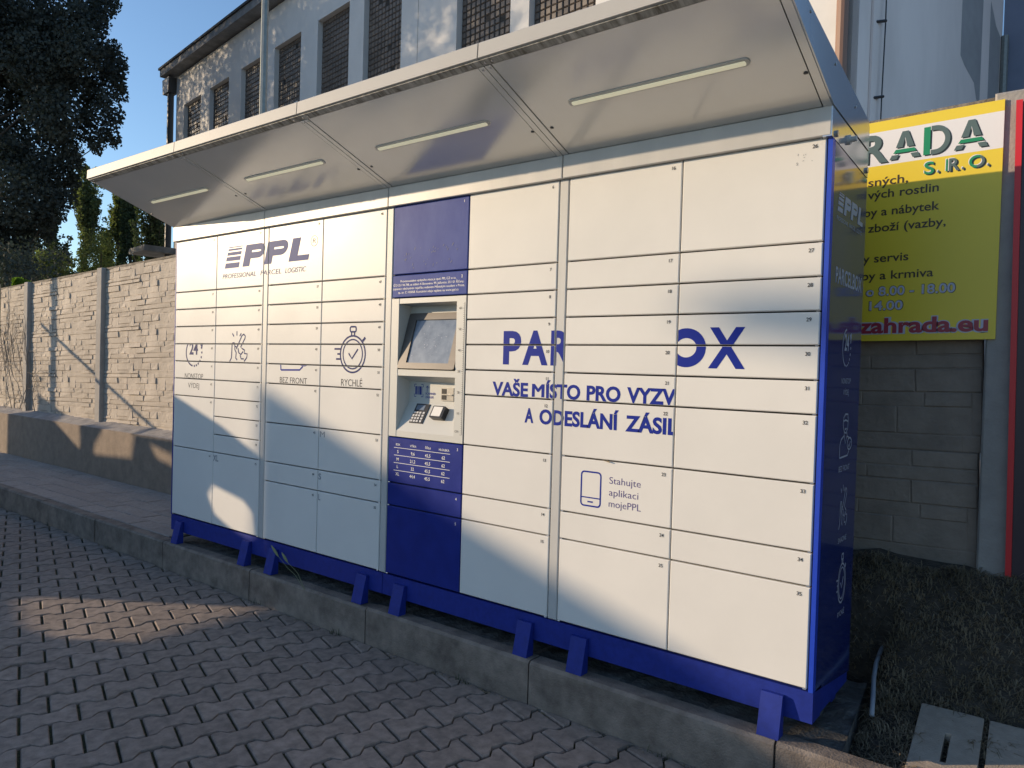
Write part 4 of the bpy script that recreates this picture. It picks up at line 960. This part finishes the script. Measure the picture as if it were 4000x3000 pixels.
# lamp post between fence and building
bs = at(1030, 300, 12.0)
lp = thing('lamp_post', (bs.x, bs.y, -2.2), 'tall galvanised lamp post behind the locker in front of the pale building', 'lamp post')
MB().tube([(bs.x, bs.y, -2.25), (bs.x, bs.y, 3.0), (bs.x, bs.y, 9.5)], .070, 8, .050).build('pole', galv, lp)
MB().tube([(bs.x, bs.y, 2.98), (bs.x, bs.y, 3.14)], .095, 10, .072).build('collar', galv, lp)
MB().tube([(bs.x, bs.y, 9.45), (bs.x - .3, bs.y - .3, 9.9), (bs.x - .9, bs.y - .9, 10.0)], .03, 8).build('arm', galv, lp)
MB().box(-.15, .15, -.4, .4, -.06, .06, Matrix.Translation((bs.x - 1.1, bs.y - 1.1, 10.0)) @ Matrix.Rotation(.78, 4, 'Z')).build('lamp_head', galv, lp)

# ================================================================ TREES
def leaves(C, R, n, size, squash=1.0):
    """n leaf quads scattered in clumps: C (k,3) centres, R (k,) radii"""
    C = np.asarray(C, float); R = np.asarray(R, float); k = nr.choice(len(C), n, p=R ** 2.2 / np.sum(R ** 2.2))
    d = nr.normal(size=(n, 3)); d /= np.linalg.norm(d, axis=1)[:, None]
    rad = R[k] * nr.random(n) ** .42
    p = C[k] + d * rad[:, None] * np.array([1, 1, squash])
    a = nr.normal(size=(n, 3)); a /= np.linalg.norm(a, axis=1)[:, None]; b = np.cross(a, nr.normal(size=(n, 3))); b /= np.linalg.norm(b, axis=1)[:, None]
    s = (size * nr.uniform(.6, 1.25, n))[:, None]
    return np.stack([p - a * s * .5, p + b * s * .42, p + a * s * .5, p - b * s * .42], 1)
# the big dark tree on the left: clump centres follow its real, lumpy outline
TD = 30.0
big_c = []; big_r = []
def clump(px, py, rpx, dz=0):
    p = at(px, py, TD + dz); big_c.append(tuple(p)); big_r.append(rpx / FPX * TD)
for px, py, rp in ((420, 245, 90), (455, 275, 55), (345, 80, 85), (400, 20, 70), (310, 190, 110), (440, 190, 45), (420, 440, 75), (470, 375, 40), (380, 360, 65), (460, 330, 40), (330, 420, 60),
                   (430, 535, 50), (380, 570, 38), (350, 500, 70), (250, 560, 95), (280, 640, 60), (215, 700, 90), (250, 780, 52), (170, 800, 95), (140, 900, 75), (90, 1000, 85), (40, 1080, 80), (180, 860, 50), (290, 700, 34), (110, 1060, 55),
                   (250, 300, 120), (200, 450, 120), (120, 600, 130), (60, 760, 150), (20, 900, 140), (150, 250, 150), (220, 80, 140), (100, 100, 170), (60, 400, 190), (-60, 650, 200), (-60, 950, 160), (0, 200, 200), (330, -60, 110), (200, -150, 150), (60, -200, 200), (-150, 50, 240), (-200, 400, 260), (-220, 800, 240), (-100, -350, 240), (120, -420, 180), (-250, -150, 240)):
    for q in range(3):
        a = rng.uniform(0, 2 * PI); d = rp * (.0 if q == 0 else .55); clump(px + math.cos(a) * d, py + math.sin(a) * d, rp * (.85 if q == 0 else .52), rng.uniform(-2.2, 2.2) * (1 if rp > 90 else .5))
bt = at(-60, 1430, TD); bt.z = -2.2
V = leaves(big_c, big_r, 150000, .14); V_sparse = quads_mesh('crown', leaves(big_c, big_r, 24000, .15), leaf_dark)
def tree(name, loc, V, limbs, lm, label, cat, group=None, rz=0):
    t = thing(name, loc, label, cat, group)
    link('crown', V if isinstance(V, bpy.types.Mesh) else quads_mesh('crown', V, lm), t)
    limbs.build('trunk', bark, t); return t
lb = MB().tube([(bt.x, bt.y, -2.3), (bt.x + .1, bt.y, 2), (bt.x, bt.y + .2, 6), (bt.x - .2, bt.y, 11)], .42, 10, .12)
for k in range(0, len(big_c), 11):
    c = Vector(big_c[k]); z0 = max(0, c.z - 3); lb.tube([(bt.x, bt.y, z0), ((bt.x + c.x) / 2, (bt.y + c.y) / 2, z0 + (c.z - z0) * .4), tuple(c)], .05, 6, .012)
tb_ = tree('broadleaf_tree', (bt.x, bt.y, -2.2), V, lb, leaf_dark, 'huge dark broadleaf tree filling the upper left', 'tree', 'tall dark trees on the left')
# two more of the row, off to the left, shading the building
for dx, dy, lb_ in ((-17.0, 0.5, 'second dark broadleaf tree of the row, beyond the big one'), (-10.0, -1.0, 'third dark broadleaf tree of the row, close to the big one'),
                    (-9.0, -9.0, 'dark broadleaf tree standing on the sunny side of the big one'), (-17.0, -5.0, 'dark broadleaf tree behind the sunny side one')):
    c = tb_.copy(); c.scale = (1.12, 1.12, 1.4); COL.objects.link(c); c.location = (tb_.location.x + dx, tb_.location.y + dy, tb_.location.z); c['label'] = lb_
    for ch in list(tb_.children):
        k = ch.copy(); COL.objects.link(k)
        if k.name.startswith('crown'): k.data = V_sparse
        k.parent = c; k.matrix_parent_inverse = ch.matrix_parent_inverse.copy()
# poplars
def poplar(px, d, top_py, wpx, label, seed, lm, heads=1, n=17000):
    wpx *= 1.25; g = random.Random(seed); b = at(px, 1430, d); b.z = -2.2; top = at(px, top_py, d).z; H = top + 2.2; W = wpx / FPX * d
    C = []; R = []; lb = MB().tube([(b.x, b.y, -2.2), (b.x + .1, b.y, H * .5 - 2.2), (b.x, b.y, top - .3)], .28, 8, .03)
    for k in range(34):
        z = g.uniform(.12, .96); a = g.uniform(0, 2 * PI); env = W * (.66 - .46 * abs(z - .32) / .68) * g.uniform(.55, 1.05)
        hh = g.uniform(.10, .2) * H; z0 = z * H - 2.2; x1, y1 = b.x + math.cos(a) * env, b.y + math.sin(a) * env
        lb.tube([(b.x, b.y, z0 - hh), (b.x + math.cos(a) * env * .7, b.y + math.sin(a) * env * .7, z0 - hh * .4), (x1, y1, z0 + hh * .3)], .05, 5, .01)
        for q in range(7):
            t = q / 6; C.append((b.x + (x1 - b.x) * (.35 + .65 * t), b.y + (y1 - b.y) * (.35 + .65 * t), min(top - .2, z0 - hh * .5 + hh * 1.5 * t))); R.append(g.uniform(.22, .5) * (1.15 - t * .6))
    for q in range(8): C.append((b.x + g.uniform(-.15, .15), b.y, top - q * .5)); R.append(.15 + q * .06)
    return tree('poplar_tree', (b.x, b.y, -2.2), leaves(C, R, n, .20, 1.35), lb, lm, label, 'tree', 'poplars beyond the fence')
poplar(195, 58, 790, 150, 'leftmost poplar beside the dark tree behind the fence', 1, leaf_pop_d)
poplar(325, 60, 660, 135, 'tallest slender poplar left of the canopy corner', 2, leaf_pop)
poplar(452, 62, 700, 110, 'yellow-green poplar just under the canopy corner', 3, leaf_pop)
poplar(500, 60, 745, 70, 'narrow poplar joined to the yellow-green one on its right', 4, leaf_pop_d)
poplar(590, 56, 770, 150, 'darkest poplar nearest the locker', 5, leaf_pop_d)
poplar(408, 66, 905, 60, 'short young poplar in the gap between two tall ones', 6, leaf_pop)
poplar(90, 64, 860, 120, 'poplar mostly hidden in the big dark tree', 7, leaf_pop_d)
def shrub(px, py, d, r, label, lm):
    c = at(px, py, d); C = [tuple(c + Vector((rng.uniform(-r, r), rng.uniform(-r, r), rng.uniform(-r, r * .8)))) for _ in range(14)]
    C += [(c.x, c.y, z) for z in np.linspace(-1.5, c.z, 5)]
    tree('shrub', (c.x, c.y, -2.2), leaves(C, [r * .5] * len(C), 2600, .09), MB().tube([(c.x, c.y, -2.2), (c.x, c.y, c.z)], .04, 5), lm, label, 'shrub', 'shrubs behind the fence')
shrub(85, 1120, 14, .13, 'bright green shrub lit behind the fence at the far left', leaf_bright)
shrub(205, 1060, 22, .50, 'green shrub low behind the fence under the poplars', leaf_pop)
shrub(395, 985, 40, .9, 'light green bush behind the fence between the poplars', leaf_pop)
shrub(20, 1030, 18, .9, 'dark bush behind the fence at the left edge', leaf_dark)
shrub(120, 1070, 20, .7, 'dark bush behind the fence right of the bright one', leaf_dark)

# ================================================================ ADDED UNSEEN SHADOW CASTERS TOWARDS THE SUN
Sh = Vector((SUN.x, SUN.y, 0)).normalized(); e1 = Vector((-Sh.y, Sh.x, 0)); 
if e1.x < 0: e1 = -e1
kS = SUN.z / math.hypot(SUN.x, SUN.y); cS = math.sqrt(1 - SUN.z ** 2)
def yard(D): return lambda u, v: e1 * u + Sh * D + UZ * ((v + SUN.z * D) / cS)
def vground(D): return (-2.28) * cS - SUN.z * D
D = 7.5
hb = thing('shadow_board', tuple(yard(D)(-2.1, 0).xy) + (-2.2,), 'low unseen board with an opening, added to cast the shade on the left doors', 'shadow caster')
MB().prism([[(-2.75, vground(D)), (-1.600, vground(D)), (-1.600, -1.965), (-1.72, -1.925), (-1.82, -1.893), (-2.12, -1.846), (-2.75, -1.78)],
            [(-1.895, -2.36), (-1.86, -2.275), (-1.69, -2.262), (-1.645, -2.30), (-1.63, -2.44), (-1.66, -2.485), (-1.735, -2.49), (-1.85, -2.46)]], yard(D), .05, -Sh).build('board', caster_m, hb)  # added; edge and hole cut to the shade and lit patch on doors
D = 13.0
hb = thing('shadow_board', tuple(yard(D)(-4.1, 0).xy) + (-2.2,), 'unseen stepped board farther out, added to cast the shade on the ledge', 'shadow caster')
MB().prism([[(-5.76, vground(D)), (-2.60, vground(D)), (-2.60, -1.90), (-3.20, -2.33), (-3.60, -2.50), (-4.088, -2.70), (-4.116, -2.946), (-4.532, -3.147), (-4.524, -3.033), (-4.437, -2.853), (-4.45, -2.80), (-4.70, -2.88), (-4.714, -2.95), (-4.70, -3.125), (-4.71, -3.19), (-5.04, -3.075), (-5.76, -3.00)],
            [(-3.93, -2.70), (-3.86, -2.80), (-3.70, -2.78), (-3.72, -2.68)]], yard(D), .05, -Sh).build('board', caster_m, hb)  # added; stepped outline follows the shade edge wanted along the ledge
D = 9.5
lw = thing('shadow_wall', tuple(yard(D)(1, 0).xy) + (-2.2,), 'low unseen panel with one opening, added to shape the lit patch on the paving', 'wall')
MB().prism([[(-1.640, vground(D)), (6, vground(D)), (6, -2.5), (-1.640, -2.5)], [(-1.445, -2.745), (-1.335, -3.06), (-1.24, -3.08), (-.88, -2.99), (-.77, -2.93), (-.81, -2.835)]], yard(D), .04, -Sh).build('wall_panel', caster_m, lw)  # added out of view; its hole lets the lit patch onto the paving
D = 18.0
sh_ = thing('shadow_plate', tuple(yard(D)(1, 0).xy) + (-2.2,), 'large unseen plate with a sloping top, added to cast the soft shade edge on the doors', 'shed')
MB().prism([[(-1.625, vground(D)), (7, vground(D)), (7, -2.0), (3, -2.20), (0.1, -2.04), (-.08, -1.985), (-.17, -1.915), (-.26, -1.885), (-.79, -1.785), (-1.07, -1.69), (-1.585, -1.55), (-1.625, -1.56)],
            [(-1.56, -2.62), (-1.56, -3.3), (-.55, -3.3), (-.55, -2.70)]], yard(D), .25, -Sh).build('caster_plate', caster_m, sh_)  # added out of view; sloping top draws the soft shade edge on doors
D = 24.0
sl = thing('shadow_lamp_shape', tuple(yard(D)(.9, 0).xy) + (-2.2,), 'unseen lamp-like shape added to cast the soft dark blob on the doors', 'street lamp')
MB().tube([yard(D)(.95, vground(D)), yard(D)(.95, -.3)], .08, 8, .05).build('pole', galv, sl)
MB().tube([yard(D)(.95, -.34), yard(D)(.15, -.52)], .035, 8).build('arm', galv, sl)
MB().prism([(-.235, -.655), (.20, -.62), (.20, -.47), (-.16, -.53)], yard(D), .25, -Sh).build('lamp_head', galv, sl)  # added lamp-like shape; blurs into the soft dark blob on the doors
D = 10.0
up_ = thing('shadow_pole', tuple(yard(D)(-5.5, 0).xy) + (-2.2,), 'unseen slim pole with a sloping stay, added to cast the fence shadows', 'utility pole')
ub = Vector((-9.195, 1.05, 0)).dot(e1)
MB().tube([yard(D)(ub, vground(D)), yard(D)(ub, 1.5)], .05, 8).build('pole', galv, up_)
MB().tube([yard(D)(-5.72, -2.15), yard(D)(-4.1, -2.70)], .022, 6).build('stay', galv, up_)  # unseen pole and bar added for the band and diagonal on the fence
